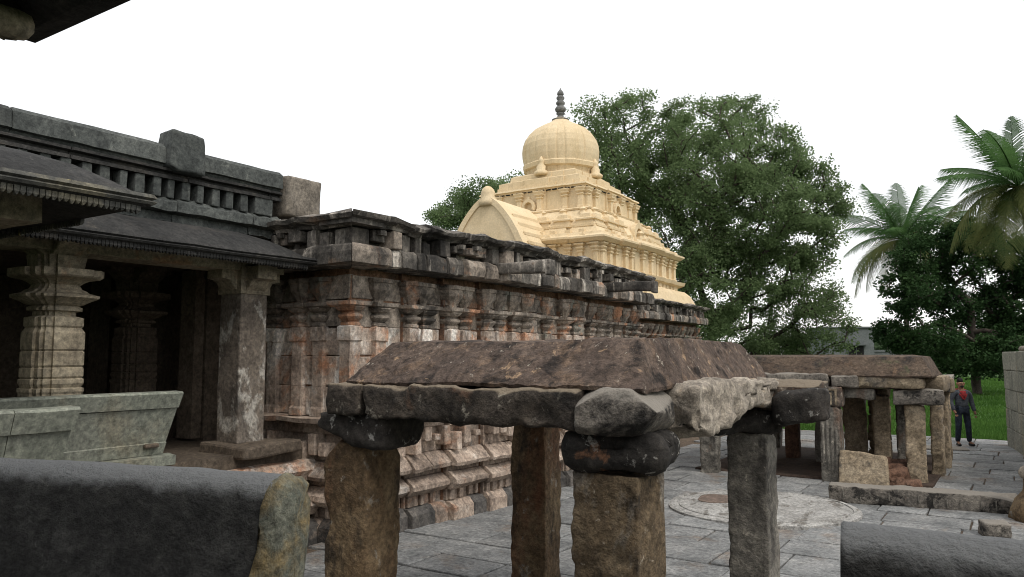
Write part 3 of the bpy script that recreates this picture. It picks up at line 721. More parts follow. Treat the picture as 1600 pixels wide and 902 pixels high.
obj("bay_ledge", pblock([(0,1.15),(.13,1.16),(.14,1.26),(0,1.27)], 4.6, 8, .012, 3, 6), MT['seat'], porch, T(-6.1, -1.5, 0, math.pi/2))

# ------------------------------------------------------------------ porch the photograph is taken from
vp = thing("viewing_porch", "dark stone porch in the foreground with rounded seat backs and overhanging eave", "stone porch", (0, 0, 0))
def seat_wall(p0, p1, n, seed, endcap, z_top=1.80):
    p0, p1 = Vector(p0), Vector(p1); L = (p1-p0).length; rz = math.atan2(p1.y-p0.y, p1.x-p0.x)
    # cross-section: +y is away from the camera
    sec = [(-.30,.72),(-.25,1.0),(-.18,1.3),(-.105,1.5),(-.085,1.6),(-.075,1.68),(-.05,1.735),(-.01,1.775),(.04,1.795),(.09,1.795),(.14,1.775),(.18,1.73),(.195,1.67),(.18,1.55),(.14,1.3),(.1,1.0),(.05,.72)]
    rings = []
    for k in range(n+1):
        x = L*k/n; r = []
        for y, z in sec:
            q = Vector((x, y, z+z_top-1.8)); j = noise.noise_vector((q+Vector((seed,0,0)))*1.4)*.016+noise.noise_vector((q+Vector((seed,0,0)))*9)*.004
            r.append(tuple(q+j))
        rings.append(r)
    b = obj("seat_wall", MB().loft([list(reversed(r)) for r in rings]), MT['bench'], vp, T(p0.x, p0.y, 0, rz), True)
    if endcap:
        last = rings[-1] if endcap > 0 else rings[0]; sgn = 1 if endcap > 0 else -1
        cx = sum(q[1] for q in last)/len(last)
        mb = MB(); R2 = []
        for t, sc_ in ((-.02*sgn,1.0),(.0,1.012),(.03*sgn,1.0),(.055*sgn,.9),(.075*sgn,.6),(.08*sgn,.2)):
            R2.append([tuple(Vector((q[0]+t, cx+(q[1]-cx)*sc_, 1.25+(q[2]-1.25)*(1-(1-sc_)*.35)))+noise.noise_vector(Vector((q[1]*9+t*30, q[2]*9, seed)))*.03*(1 if abs(t) > .01 else .15)) for q in last])
        if sgn > 0: R2 = [list(reversed(r)) for r in R2]
        obj("broken_end", MB().loft(R2), MT['lichen'], b, T(p0.x, p0.y, 0, rz), True)
    return b
a0 = V(-140,708,1); a0 = EYE+(a0-EYE)*((1.8-2.33)/(a0.z-2.33))
a1 = V(432,743,1); a1 = EYE+(a1-EYE)*((1.8-2.33)/(a1.z-2.33))
seat_wall((a0.x,a0.y), (a1.x,a1.y), 60, 3, 1)
c0 = V(1312,823,1); c0 = EYE+(c0-EYE)*((1.8-2.33)/(c0.z-2.33))
c1 = V(1800,868,1); c1 = EYE+(c1-EYE)*((1.8-2.33)/(c1.z-2.33))
seat_wall((c0.x,c0.y), (c1.x,c1.y), 44, 8, 0)
obj("back_wall", MB().box(-5.2, 6.2, -5.2, -4.6, -.04, 3.83), MT['bench'], vp)  # unseen wall, added to keep light from behind off the seat walls
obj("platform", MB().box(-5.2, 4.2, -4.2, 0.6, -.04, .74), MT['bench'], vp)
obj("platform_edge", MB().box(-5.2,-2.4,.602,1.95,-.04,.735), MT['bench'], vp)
for (x, y) in ((-2.75,.62),(3.4,.62),(-2.4,-2.8),(0.6,-2.8),(3.4,-2.8)):
    obj("pillar", rough(.4,.4,3.1,(4,4,10),.015,.03,2,x+9), MT['pilg'], vp, T(x, y, .72), True)
EV = [(0,4.0),(.3,3.95),(.6,3.82),(.78,3.68),(.8,3.6),(.72,3.6),(.62,3.67),(.5,3.7),(.2,3.82),(0,3.84)]
EX, EY = -2.52, .72
pts = [(EX,-4)]+[(EX,-4+(EY+4)*k/20) for k in range(1,20)]+[(EX,EY)]+[(EX+10*k/60,EY) for k in range(1,61)]
pts = [(p[0],p[1]) for p in pts][::-1]
ev = MB().sweep(pts, EV); ev.jitter(.03, 3); ev.jitter(.02, 9)
obj("eave_slab", ev, MT['eave'], vp)
obj("porch_roof", MB().box(-2.6, 7.4, -5, .72, 3.84, 3.98), MT['eave'], vp)
obj("eave_beam", MB().box(-2.9, 7.4, .35, .65, 3.5, 3.83).jitter(.02,2), MT['sand'], vp)
q = V(2, 14, 2.9)
obj("bracket_end", rough(.16,.2,.13,(10,12,9),.02,.05,3,6,grit=.004), MT['sand'], vp, T(q.x, q.y, q.z-.12, .1), True)

# ------------------------------------------------------------------ near pavilion
np_ = thing("stone_pavilion", "near open stone pavilion with a brown crusted slab roof on four rough pillars", "pavilion", (-3.1, 5.6, 0))
def slab_roof(x0, x1, y0, y1, z0, z1, IN, mat, par, seed, n=40, dome=.0):
    """sloping-sided roof slab: a lip, four sloping faces and a nearly flat top"""
    rings = []
    def rect(i, z, lvl):
        P = []
        for (a, b) in (((x0+i*IN[0],y0+i*IN[2]),(x1-i*IN[1],y0+i*IN[2])),((x1-i*IN[1],y0+i*IN[2]),(x1-i*IN[1],y1-i*IN[3])),((x1-i*IN[1],y1-i*IN[3]),(x0+i*IN[0],y1-i*IN[3])),((x0+i*IN[0],y1-i*IN[3]),(x0+i*IN[0],y0+i*IN[2]))):
            for k in range(n):
                t = k/n; P.append(Vector((a[0]+(b[0]-a[0])*t, a[1]+(b[1]-a[1])*t, z)))
        return [tuple(p+noise.noise_vector((p+Vector((seed,0,0)))*3)*.02+noise.noise_vector((p+Vector((seed,0,0)))*11)*.011+noise.noise_vector((p+Vector((seed,0,0)))*27)*.006) for p in P]
    m = 16
    rings.append(rect(.9, z0+.01, 0)); rings.append(rect(.0, z0, 0)); rings.append(rect(-.04, z0+.025, 0))
    for k in range(1, m): rings.append(rect(k/(m-1), z0+.04+(z1-z0-.04)*k/(m-1), k))
    for k in (1.2,1.8,2.6): rings.append(rect(k, z1+dome*(k-1)/2+.004*k, 9))
    mb = MB().loft(rings)
    return obj("roof_slab", mb, mat, par, None, False)
slab_roof(-4.22, -1.83, 4.225, 6.9, 2.11, 2.43, (.15,.14,.33,.26), MT['roofn'], np_, 3, 90)
def hewn(name, par, mat, cx, cy, z0, sx, sy, sz, rz=0, seed=1, seg=None, amp=.025, chip=.08, taper=(1,1), lean=(0,0), bev=.025, freq=2.6, rx=0, ry=0, label=None, cuts=6, planes=()):
    seg = seg or tuple(max(4, min(66, int(s/.027))) for s in (sx,sy,sz))
    return obj(name, rough(sx, sy, sz, seg, amp, bev, freq, seed, taper, lean, chip, .007, cuts, planes), mat, par, T(cx, cy, z0, rz, rx, ry), True, label=label)
hewn("pillar", np_, MT['pilr'], -4.3, 4.5, -.06, .41, .40, 1.73, .05, 1, amp=.014, chip=.05, bev=.012, cuts=9)
hewn("pillar", np_, MT['pilo'], -2.09, 4.47, -.06, .45, .41, 1.68, -.1, 2, amp=.016, chip=.05, taper=(1.03,1.03), bev=.012, cuts=9)
hewn("pillar", np_, MT['pilr'], -4.1, 6.75, -.06, .38, .38, 1.86, .1, 3, amp=.012, chip=.04, bev=.012, cuts=8)
hewn("pillar", np_, MT['pilg'], -1.93, 6.72, -.06, .33, .34, 1.75, .0, 4, amp=.01, chip=.03, bev=.012, cuts=8)
# brackets
hewn("bracket_stone", np_, MT['bracket'], -2.08, 4.45, 1.635, .66, .46, .25, .1, 7, amp=.02, bev=.09, chip=.04, cuts=5)
bk = rough(.72,.44,.25,(26,16,10),.02,.03,2.6,9,grit=.005); bk.v = [(x, y, z if x > 0 else z+(-x)*.38*(1-z/.25)) for x, y, z in bk.v]
obj("bracket_stone", bk, MT['bracket'], np_, T(-4.2, 4.46, 1.65, 0), True)
hewn("bracket_stone", np_, MT['bracket'], -2.02, 6.66, 1.68, .62, .5, .2, .5, 11, amp=.025)
hewn("bracket_stone", np_, MT['bracket'], -4.1, 6.75, 1.77, .5, .5, .14, 0, 12, amp=.02)
# beams
hewn("beam", np_, MT['beamd'], -4.2, 4.38, 1.885, .33, .46, .24, .0, 14, amp=.014, taper=(1.06,1), cuts=6)
hewn("beam", np_, MT['beamd'], -3.12, 4.38, 1.875, 1.76, .44, .245, .0, 15, amp=.02, chip=.06, taper=(1.02,1.0), cuts=8, bev=.02)
hewn("corner_block", np_, MT['beamg'], -2.02, 4.38, 1.86, .52, .5, .27, .2, 17, amp=.014, chip=.03, bev=.02, cuts=8, planes=((.62,-.1,.78,.178),(.7,-.15,-.7,.2),(-.5,-.3,.8,.215),(.1,-.75,-.65,.24)))
rb = rough(.36, 2.2, .30, (14,80,12), .035, .03, 2.6, 19, chip=.12, grit=.009, cuts=10)
rb.v = [(x, y, z if z > .18 else z-.035*math.exp(-((y+.75)/.28)**2)+.07*math.exp(-((y-.35)/.5)**2)) for x, y, z in rb.v]
obj("beam", rb, MT['beaml'], np_, T(-1.85, 5.78, 1.845, .0), True)
hewn("beam", np_, MT['beamd'], -2.75, 6.72, 1.87, 2.85, .38, .25, .0, 21, amp=.016, cuts=8)
hewn("beam", np_, MT['beamd'], -4.12, 5.62, 1.88, .36, 1.86, .23, .0, 22, amp=.016, cuts=8)
hewn("corner_block", np_, MT['bracket'], -1.49, 6.66, 1.78, .42, .4, .24, .2, 23, amp=.03, chip=.1, ry=-.12)

# ------------------------------------------------------------------ far pavilion
fp = thing("stone_pavilion", "farther low stone pavilion of leaning rough pillars beside the paved path", "pavilion", (-3.4, 17, 0))
slab_roof(-5.7, -1.28, 15.65, 17.7, 1.93, 2.3, (.3,.16,.26,.2), MT['rooff'], fp, 11, 60, .02)
slab_roof(-5.6, -1.85, 17.75, 20.5, 1.9, 2.25, (.3,.3,.2,.3), MT['rooff'], fp, 17, 40, .02)
hewn("pillar", fp, MT['tanp'], -2.3, 16.9, -.05, .3, .3, 1.6, .2, 37, amp=.016)
hewn("pillar", fp, MT['pilg'], -1.95, 17.3, -.05, .26, .3, 1.6, .1, 38, amp=.016)
hewn("pillar", fp, MT['tanp'], -1.62, 16.05, -.05, .33, .33, 1.47, .1, 31, amp=.016, cuts=8)
hewn("pillar", fp, MT['tanp'], -1.38, 17.5, -.05, .22, .4, 1.6, .0, 32, amp=.016, cuts=8)
hewn("pillar", fp, MT['tanp'], -1.36, 18.7, -.05, .22, .4, 1.62, .0, 33, amp=.016, cuts=8)
hewn("pillar", fp, MT['pilg'], -5.25, 15.4, -.05, .36, .34, 1.6, .1, 34, amp=.02, cuts=9)
hewn("pillar", fp, MT['red'], -4.78, 15.8, -.05, .34, .3, 1.6, .0, 35, amp=.02)
hewn("pillar", fp, MT['tanp'], -2.85, 17.5, -.05, .42, .36, 1.62, .1, 36, amp=.03, lean=(-.06,0))
# small-stone pier inside
q = V(1372, 600, 16.4)
for k in range(9):
    for j in range(2):
        hewn("pier_stone", fp, MT['tanp'] if rnd.random() < .6 else MT['red'], q.x+(j-.5)*.2+rnd.uniform(-.015,.015), q.y, .0+k*.18, .2+rnd.uniform(-.03,.03), .3, .18, 0, k*2+j+70, seg=(4,4,4), amp=.012, chip=0, bev=.02)
for (x, y, m, s) in ((-4.3,18.2,'red',41),(-3.6,17.9,'pilg',42),(-2.05,18.6,'tanp',43),(-1.95,19.6,'pilg',44),(-5.3,18.4,'pilg',45),(-3.2,20,'pilg',46),(-5.2,20.2,'pilg',47),(-1.45,20.1,'tanp',48)):
    hewn("pillar", fp, MT[m], x, y, -.05, .3, .32, 1.66, rnd.uniform(-.2,.2), s, seg=(6,6,16), amp=.02)
# carved pillar with flutes and its lintel with a nested frame
cp = hewn("carved_pillar", fp, MT['pilg'], -2.98, 15.62, -.05, .36, .34, 1.42, 0, 51, amp=.01, chip=.02)
for dx, z0, z1 in ((-.12,.5,1.05),(-.045,.42,1.12),(.035,.36,1.0),(.11,.3,.95)):
    obj("flute_rib", rough(.045,.05,z1-z0+.22,(3,3,6),.006,.012,4,dx), MT['pilg'], cp, T(-2.98+dx, 15.45, z0-.22), True)
ln = hewn("lintel", fp, MT['pilg'], -3.62, 15.64, 1.375, 1.72, .36, .36, 0, 52, amp=.01, chip=.02)
for k, (a, b) in enumerate(((0,0),(.09,.075),(.18,.15))):
    obj("frame_rib", MB().box(-1.4+0, .78-a, -.02, .02, .30-b, .335-b).box(.745-a, .78-a, -.02, .02, .04, .30-b).jitter(.008, 6), MT['tanp'], ln, T(-3.62, 15.45, 1.375))
for (x, y, z, w, d, h, m, s, rz, ry) in (
    (-3.75,15.72,1.735,1.5,.42,.24,'beamg',53,0,0),(-2.72,15.72,1.72,.46,.4,.23,'beamg',54,0,.0),(-1.98,15.85,1.715,1.12,.36,.22,'tanp',55,.02,.03),
    (-2.62,15.95,1.52,.72,.36,.22,'pilg',56,.1,.08),(-1.55,15.98,1.44,.82,.5,.27,'beamg',57,.1,.0),
    (-1.38,17.4,1.62,.42,1.6,.31,'tanp',58,0,0),(-1.34,18.7,1.55,.42,.8,.3,'tanp',59,0,0),(-1.33,18.1,1.58,.3,.3,.22,'beamg',60,.2,0),
    (-5.3,16.6,1.62,.4,2.4,.32,'beamg',61,0,0),(-3.4,17.5,1.64,3.6,.4,.3,'beamg',62,0,0),(-4.9,15.7,1.57,.9,.4,.36,'beamg',63,0,0),(-3.3,19.9,1.58,4.2,.4,.3,'beamg',64,0,0)):
    hewn("beam", fp, MT[m], x, y, z, w, d, h, rz, s, amp=.022, ry=ry, seg=tuple(max(4,min(20,int(t/.07))) for t in (w,d,h)))
obj("floor_slab", rough(4.3,4.9,.12,(8,8,3),.02,.03,1.5,3), MT['dirt'], fp, T(-3.5, 18.05, -.09))

# ------------------------------------------------------------------ loose stones in the court
hewn("leaning_slab", None, MT['tanp'], -2.42, 15.38, -.03, .84, .16, .62, .06, 81, amp=.012, chip=.02, taper=(.94,1), rx=-.12)
o = bpy.data.objects["leaning_slab"]; o["kind"] = "thing"; o["label"] = "squarish tan stone slab leaning against the farther pavilion's carved pillar"; o["category"] = "stone slab"
mb = o.data
for v in mb.vertices: v.co.z -= max(0, v.co.x+.1)*.16*(v.co.z/.62)
rub = [(-1.98,15.75,.5,.42,.34),(-1.72,15.5,.28,.24,.16),(-2.0,16.2,.6,.5,.42),(-2.3,16.1,.4,.4,.5),(-1.9,15.5,.3,.26,.22)]
rl = ["largest red rubble stone between leaning slab and corner pillar","small dark red rubble stone at the foot of the corner pillar","reddish rubble stone at the back of the heap in the farther pavilion","tall reddish rubble stone behind the leaning tan slab","red rubble stone lying in front of the heap"]
for k, (x, y, a, b, h) in enumerate(rub):
    o = obj("rubble_stone", rough(a,b,h,(7,7,7),.05,.08,3,k+90), MT['red'], None, T(x,y,-.04,k*.7), True, label=rl[k], cat="stone", group="red rubble in the farther pavilion")
fb = rough(2.6,.42,.27,(70,12,9),.018,.02,2,85,grit=.006); fb.v = [(x,y,z-(.07*max(0,(x-.95))/.3 if z > .15 and y < .1 else 0)) for x,y,z in fb.v]
fbo = obj("fallen_beam", fb, MT['beamg'], None, T(-1.36,13.72,-.01,.15), True, label="long hewn stone beam lying on the paving in front of the farther pavilion", cat="stone beam")
for k in range(11):
    x = -1.05+k*.2+rnd.uniform(-.05,.05)
    obj("chisel_notch", rough(.018,.012,rnd.uniform(.06,.15),(2,2,3),.003,.004,5,k), MT['pilg'], fbo, T(-1.36,13.72,0,.15) @ T(x,-.222,rnd.uniform(.03,.09)), True)
# round mill-like disc let into the paving
dc = MB(); rings = []
for r, z in ((1.36,-.06),(1.4,-.05),(1.4,.03),(1.36,.045),(1.29,.05),(1.285,.035),(1.25,.035),(1.24,.052),(.8,.055),(.3,.056),(.02,.056)):
    rings.append([(r*(1+.02*noise.noise((math.cos(a)*2,math.sin(a)*2,1)))*math.cos(a), r*(1+.02*noise.noise((math.cos(a)*2,math.sin(a)*2,1)))*math.sin(a), z+.006*noise.noise((r*3*math.cos(a),r*3*math.sin(a),5))) for a in [2*math.pi*k/72 for k in range(72)]])
dc.loft(rings)
dso = obj("round_slab", dc, MT['disc'], None, T(-3.37,12.2,0), label="large round whitewashed stone disc set flat in the paving", cat="stone disc")
pt = MB().lathe([(.36,.0),(.37,.062),(.3,.066),(.02,.06)], 28, 0, 0, lambda a: 1+.12*math.sin(3*a+1)); obj("worn_patch", pt, MT['pit'], dso, T(-4.05,12.3,0))
hewn("square_block", None, MT['beamg'], -.34, 12.05, -.03, .33, .3, .2, .3, 95, amp=.015)
o = bpy.data.objects["square_block"]; o["kind"] = "thing"; o["label"] = "small grey square stone block beside the broken stone stump"; o["category"] = "stone block"
st = MB(); rings = []
for z, r in ((-.05,.42),(.12,.39),(.3,.32),(.42,.25),(.5,.24),(.6,.23),(.7,.22),(.78,.2),(.84,.24),(.9,.22),(.96,.1)):
    rings.append([(r*(1+.25*noise.noise((math.cos(a)*1.5,math.sin(a)*1.5,z*2))+.12*noise.noise((math.cos(a)*5,math.sin(a)*5,z*9)))*math.cos(a), r*(1+.25*noise.noise((math.cos(a)*1.5,math.sin(a)*1.5,z*2))+.12*noise.noise((math.cos(a)*5,math.sin(a)*5,z*9)))*math.sin(a), z+.05*noise.noise((a,z*4,2))) for a in [2*math.pi*k/48 for k in range(48)]])
q = V(1634, 800, 10.9)
stump = obj("broken_stump", MB().loft(rings), MT['pilr'], None, T(q.x, q.y, 0), True, label="broken brown stone stump at the right edge of the picture", cat="stone stump")
obj("broken_knob", rough(.16,.16,.17,(6,6,6),.02,.06,4,3), MT['beaml'], stump, T(q.x-.2, q.y-.05, .58), True)
hewn("ground_slab", None, MT['beamg'], -1.62, 22.35, -.02, 1.0, .7, .055, .2, 97, amp=.008, chip=0)
o = bpy.data.objects["ground_slab"]; o["kind"] = "thing"; o["label"] = "dark flat stone lying on the path at the man's feet"; o["category"] = "stone slab"

# ------------------------------------------------------------------ boundary wall on the right
bw = thing("boundary_wall", "coursed grey green stone wall at the right end of the path", "wall", (.4, 20, 0))
d0, d1 = Vector((-.31,24.1)), Vector((1.25,13.6)); L = (d1-d0).length; rz = math.atan2((d0-d1).y, (d0-d1).x)
BW = T(d1.x, d1.y, 0, rz)                     # local x runs from the near end to the far corner; outward (-x side) is +y
obj("wall_core", MB().box(.02, L-.02, -.62, -.03, -.04, 2.38), MT['block'], bw, BW)
z = -.03
for c in range(5):
    hh = (.5,.49,.5,.49,.47)[c]; x = L; first = True
    while x > .3:
        w = rnd.uniform(.35,.75) if c in (1,3) else rnd.uniform(.7,1.3)
        w = min(w, x)
        obj("wall_stone", rough(w-.012, .3, hh-.012, (5,4,5), .008, .018, 3, x+c*9), MT['block'], bw, BW @ T(x-w/2, -.15+rnd.uniform(-.012,.012), z))
        if first: obj("wall_stone", rough(.3, .34, hh-.012, (4,4,5), .008, .018, 3, c+55), MT['block'], bw, BW @ T(L-.15, -.48, z))
        first = False; x -= w
    z += hh
obj("wall_coping", rough(L-.5,.36,.16,(30,6,4),.01,.07,2,4), MT['beige'], bw, BW @ T(L/2-.4, -.42, 2.4), True)

# ------------------------------------------------------------------ grey building beyond the trees
gb = thing("concrete_building", "small grey rendered building with a dark window seen between the trees", "building", tuple(V(1335,600,78)*1.0))
q0 = V(1318,555,78); ba = math.atan2(_R.y, _R.x)
GM = T(q0.x, q0.y, -.1, ba+.05)
obj("wall", MB().box(-1.5, 3.2, 0, 5, 0, 5.15), MT['concrete'], gb, GM)
obj("side_wing", MB().box(3.2, 6.5, .6, 5, 0, 2.75), MT['concrete'], gb, GM)
obj("roof", MB().box(-1.6, 3.35, -.15, 5.1, 5.15, 5.3), MT['concrete'], gb, GM)
wdo = obj("window", MB().box(.55, 2.1, -.03, .1, 2.1, 3.35), MT['darkin'], gb, GM)
obj("window_hood", MB().box(.35, 2.35, -.6, .02, 3.4, 3.52), MT['concrete'], gb, GM)
obj("window_bar", MB().box(1.3, 1.36, -.06, -.03, 2.1, 3.35), MT['concrete'], wdo, GM)
obj("roof_lip", MB().box(3.2, 6.7, .5, 5.1, 2.75, 2.95), MT['concrete'], gb, GM)

# ------------------------------------------------------------------ trees
def grow(base, trunk, tips, rng, step=.7, r_tip=.02, expo=2.3, up=.25):
    P = [np.array(base, float)]; par = [-1]
    for p in trunk:
        a = P[-1]; p = np.array(p, float); m = max(1, int(np.linalg.norm(p-a)/.8))
        for k in range(1, m+1): P.append(a+(p-a)*k/m+(rng.normal(0,.05,3) if k < m else 0)); par.append(len(P)-2)
    arr = np.zeros((60000,3)); arr[:len(P)] = P; n = len(P); par = par[:]
    order = np.argsort(np.linalg.norm(tips-arr[n-1], axis=1)); ends = []
    lo = max(1, n//3)
    for t in tips[order]:
        d = arr[lo:n]-t; hz = np.sqrt((d[:,:2]**2).sum(1)); dist = np.sqrt((d**2).sum(1))+np.maximum(0, d[:,2]+.45*hz)*.8
        k = lo+int(dist.argmin()); a = arr[k].copy(); L = np.linalg.norm(t-a); m = max(1, int(L/step)); prev = k
        for q in range(1, m+1):
            s = q/m; p = a+(t-a)*s; p[2] += up*L*.25*math.sin(math.pi*s); 
            if q < m: p += rng.normal(0, .06*step, 3)
            arr[n] = p; par.append(prev); prev = n; n += 1
        ends.append(n-1)
    cnt = np.zeros(n); cnt[ends] = 1
    for i in range(n-1, 0, -1): cnt[par[i]] += cnt[i]
    rad = r_tip*np.maximum(cnt, 1)**(1/expo)
    return arr[:n], par, rad, ends
def wood_mesh(P, par, rad, name, mat, minr=0.0):
    V_, F_ = [], []
    for i in range(1, len(P)):
        if rad[i] < minr: continue
        a, b = P[par[i]], P[i]; d = b-a; L = np.linalg.norm(d)
        if L < 1e-4: continue
        d = d/L; u = np.cross(d, (0,0,1) if abs(d[2]) < .9 else (1,0,0)); u /= np.linalg.norm(u); w = np.cross(d, u)
        r0 = min(rad[par[i]], rad[i]*1.35); n = 7 if rad[i] > .1 else 4; k = len(V_)
        for r, c in ((r0, a), (rad[i], b)):
            for j in range(n):
                t = 2*math.pi*j/n; V_.append(tuple(c+(u*math.cos(t)+w*math.sin(t))*r))
        for j in range(n): F_.append((k+j, k+(j+1)%n, k+n+(j+1)%n, k+n+j))
    m = bpy.data.meshes.new(name); m.from_pydata(V_, [], F_); m.materials.append(mat)
    m.polygons.foreach_set("use_smooth", [True]*len(F_)); return m
def leaf_mesh(C, size, name, mat, rng, flat=.5, asp=.45):
    n = len(C); d = rng.normal(0,1,(n,3)); d[:,2] *= flat; d[:,2] -= .25; d /= np.linalg.norm(d,axis=1)[:,None]
    e = rng.normal(0,1,(n,3)); e -= (e*d).sum(1)[:,None]*d; e /= np.linalg.norm(e,axis=1)[:,None]
    s = size*rng.uniform(.6,1.35,n)[:,None]
    v = np.empty((n,4,3)); v[:,0] = C; v[:,1] = C+d*s*.5+e*s*asp; v[:,2] = C+d*s; v[:,3] = C+d*s*.5-e*s*asp
    m = bpy.data.meshes.new(name); m.vertices.add(n*4); m.vertices.foreach_set("co", v.reshape(-1))
    m.loops.add(n*4); m.loops.foreach_set("vertex_index", np.arange(n*4)); m.polygons.add(n)
    m.polygons.foreach_set("loop_start", np.arange(0,n*4,4)); m.polygons.foreach_set("loop_total", np.full(n,4))
    m.update(); m.materials.append(mat); return m
def blob_pts(blobs, n, rng, shell=.62):
    w = np.array([b[4]*b[5]*b[6] if len(b) < 8 else b[4]*b[5]*b[6]*b[7] for b in blobs])**.8; w /= w.sum(); out = []
    for b, k in zip(blobs, (w*n).astype(int)+1):
        c = np.array(V(b[0],b[1],b[2]+b[3])); d = rng.normal(0,1,(k,3)); d /= np.linalg.norm(d,axis=1)[:,None]
        r = (shell+(1-shell)*rng.random(k))[:,None]
        q = d*r*np.array([b[4],b[5],b[6]]); R = np.array(_R); F = np.array((-math.sin(YAW),math.cos(YAW),0))
        out.append(c+q[:,:1]*R+q[:,1:2]*F+q[:,2:]*np.array([0,0,1.]))
    return np.concatenate(out)
def make_tree(name, label, base, trunk, blobs, ntips, nleaf, lsize, sig, lm, seed, step=.7, r_tip=.02, expo=2.3, group=None, flat=.5, droop=0, asp=.45):
    rng = np.random.default_rng(seed); tips = blob_pts(blobs, ntips, rng); tips = tips[tips[:,2] > .8]
    P, par, rad, ends = grow(base, trunk, tips, rng, step, r_tip, expo)
    t = thing(name, label, "tree", tuple(base), group)
    obj("trunk", wood_mesh(P, par, rad, "trunk", MT['bark'], .012), None, t)
    E_ = P[ends]; k = rng.integers(0, len(E_), ntips*nleaf); sg = rng.uniform(.6,1.3,len(E_))[k][:,None]
    off = np.clip(rng.normal(0, 1, (len(k),3)), -1.7, 1.7)*sig*sg*np.array([1,1,.62]); off[:,2] -= droop*np.abs(rng.normal(0,1,len(k)))
    obj("crown", leaf_mesh(E_[k]+off, lsize, "crown", lm, rng, flat, asp), None, t)
    return t
def gp(px, D):
    q = V(px, 560, D); return (q.x, q.y, -.1)
D = 46.0
b0 = gp(1035, D)
tk = [V(1033,560,D), V(1028,520,D), V(1030,480,D)]
# blobs: pixel bearing, distance, extra distance, radii across / away / up in metres
big = [(950,205,D,-1,2.3,3,1.9),(985,175,D,1,1.5,2,1.2),(1000,255,D,-2,3.4,3,2.6),(1100,190,D,0,2.6,3,1.7),(1160,180,D,2,1.5,2,1.2),(1090,260,D,-3,4,3.5,2.8),
       (1190,245,D,0,2.9,3.5,2.3),(1160,330,D,-3,4.2,4,3.0),(1225,300,D,1,3.3,3,2.2),(1275,320,D,2,2.0,2.5,1.6),(1315,298,D,1,.75,1,.5),(1250,375,D,-1,2.6,3,1.8),
       (1060,360,D,-2,3.5,4,3.0),(980,300,D,2,2.2,3,2.3),(1110,440,D,-3,3.2,4,2.6),(1190,420,D,-1,2.7,3.5,2.4),(1090,510,D,-2,2.4,3,1.9),(1150,520,D,1,2.5,3,1.9),
       (1270,450,D,0,1.5,2,1.9),(1280,515,D,-1,1.6,2.2,1.8),(1240,500,D,1,1.5,2,1.9),(1205,545,D,3,2.6,3,1.0),(1110,555,D,2,2.6,3,1.0)]
make_tree("tamarind_tree", "huge feathery green tree rising behind the cream tower", b0, tk, big, 1000, 225, .125, .37, MT['leaf_big'], 5, .8, .026, 2.5, droop=.12)
D = 58.0
make_tree("background_tree", "small part of a tree crown showing left of the cream tower", gp(770,D), [V(770,520,D),V(765,430,D)],
          [(760,310,D,0,2.6,3,1.2),(715,330,D,0,1.9,2,1.1),(800,300,D,1,2.0,2,1.2),(690,345,D,0,1.0,1.5,.7),(780,350,D,0,3.5,3,2.0)], 200, 200, .14, .42, MT['leaf_big'], 6, .9, .026, 2.5)
D = 47.5
make_tree("mango_tree", "dark round leafy tree with a bare trunk standing on the lawn", gp(1525,D), [V(1525,600,D),V(1524,560,D),V(1518,520,D),V(1516,470,D)],
          [(1430,400,D,0,1.3,2,1.2),(1470,368,D,0,1.5,2,1.0),(1510,365,D,1,1.5,2,.9),(1560,380,D,1,1.4,2,1.0),(1600,400,D,0,1.5,2,1.2),(1540,490,D,2,1.6,2,1.4),(1480,480,D,1,1.5,2,1.4),(1420,460,D,-1,1.5,2,1.5),(1400,520,D,0,1.0,2,1.1),(1450,530,D,-1,1.9,2.5,1.2),(1500,410,D,1,1.7,2,1.0),(1490,560,D,-1,2.0,2.5,.6),
           (1560,540,D,-1,1.9,2.5,1.1),(1590,470,D,0,1.5,2.5,1.7),(1560,430,D,2,1.6,2,1.2),(1625,530,D,0,1.6,2.5,1.6),(1640,440,D,0,1.7,2.2,1.5),(1450,450,D,2,1.5,2,1.4),(1540,580,D,-1,2.3,2,.35)],
          640, 130, .165, .3, MT['leaf_dark'], 9, .6, .02, 2.5, droop=.05, asp=.4)
for (px, py, D, rx, rz_, sd, lb) in ((1290,548,95,5,2.2,21,"pale distant tree behind the far pavilion's roof, left of the grey building"),(1400,545,110,6,3.0,22,"pale distant tree right of the grey building behind the dark tree"),
                                     (1590,525,120,7,3.4,23,"pale distant tree above the boundary wall at the right edge"),(1500,548,130,9,2.6,24,"pale distant tree seen under the dark tree's crown")):
    make_tree("distant_tree", lb, gp(px,D), [V(px,555,D)], [(px,py,D,0,rx,4,rz_)], 60, 110, .5, .8, MT['leaf_far'], sd, 1.2, .05, 2.1, group="trees on the horizon")

# coconut palms
def frond_mesh(L, droop, seed, mat):
    r = random.Random(seed); mb = MB(); pts = []; n = 16
    for k in range(n+1):
        t = k/n; pts.append(Vector((L*(t-.18*droop*t**2.2), 0, L*(.28*t-droop*t**2.0))))
    mb.tube(pts, [.045*(1-.85*k/n) for k in range(n+1)], 5)
    m = 80
    for k in range(6, m):
        t = k/m; i = min(n-1, int(t*n)); p = pts[i].lerp(pts[i+1], t*n-i); d = (pts[i+1]-pts[i]).normalized()
        ll = L*.27*math.sin(math.pi*min(1,(t*.92+.1)))**.6*r.uniform(.85,1.1)
        for s in (-1,1):
            if r.random() < .05: continue
            side = Vector((0,s,0)); o = (side*.72+d*.62+Vector((0,0,-.12))).normalized(); w = d*.026
            q1 = p+o*ll*.5+Vector((0,0,-.04*ll)); q2 = p+o*ll+Vector((0,0,-.42*ll*r.uniform(.7,1.4)))
            mb.add([p-w, p+w, q1+w, q1-w, q2], [(0,1,2,3),(3,2,4)])
    me = mesh("frond", mb, mat); return me
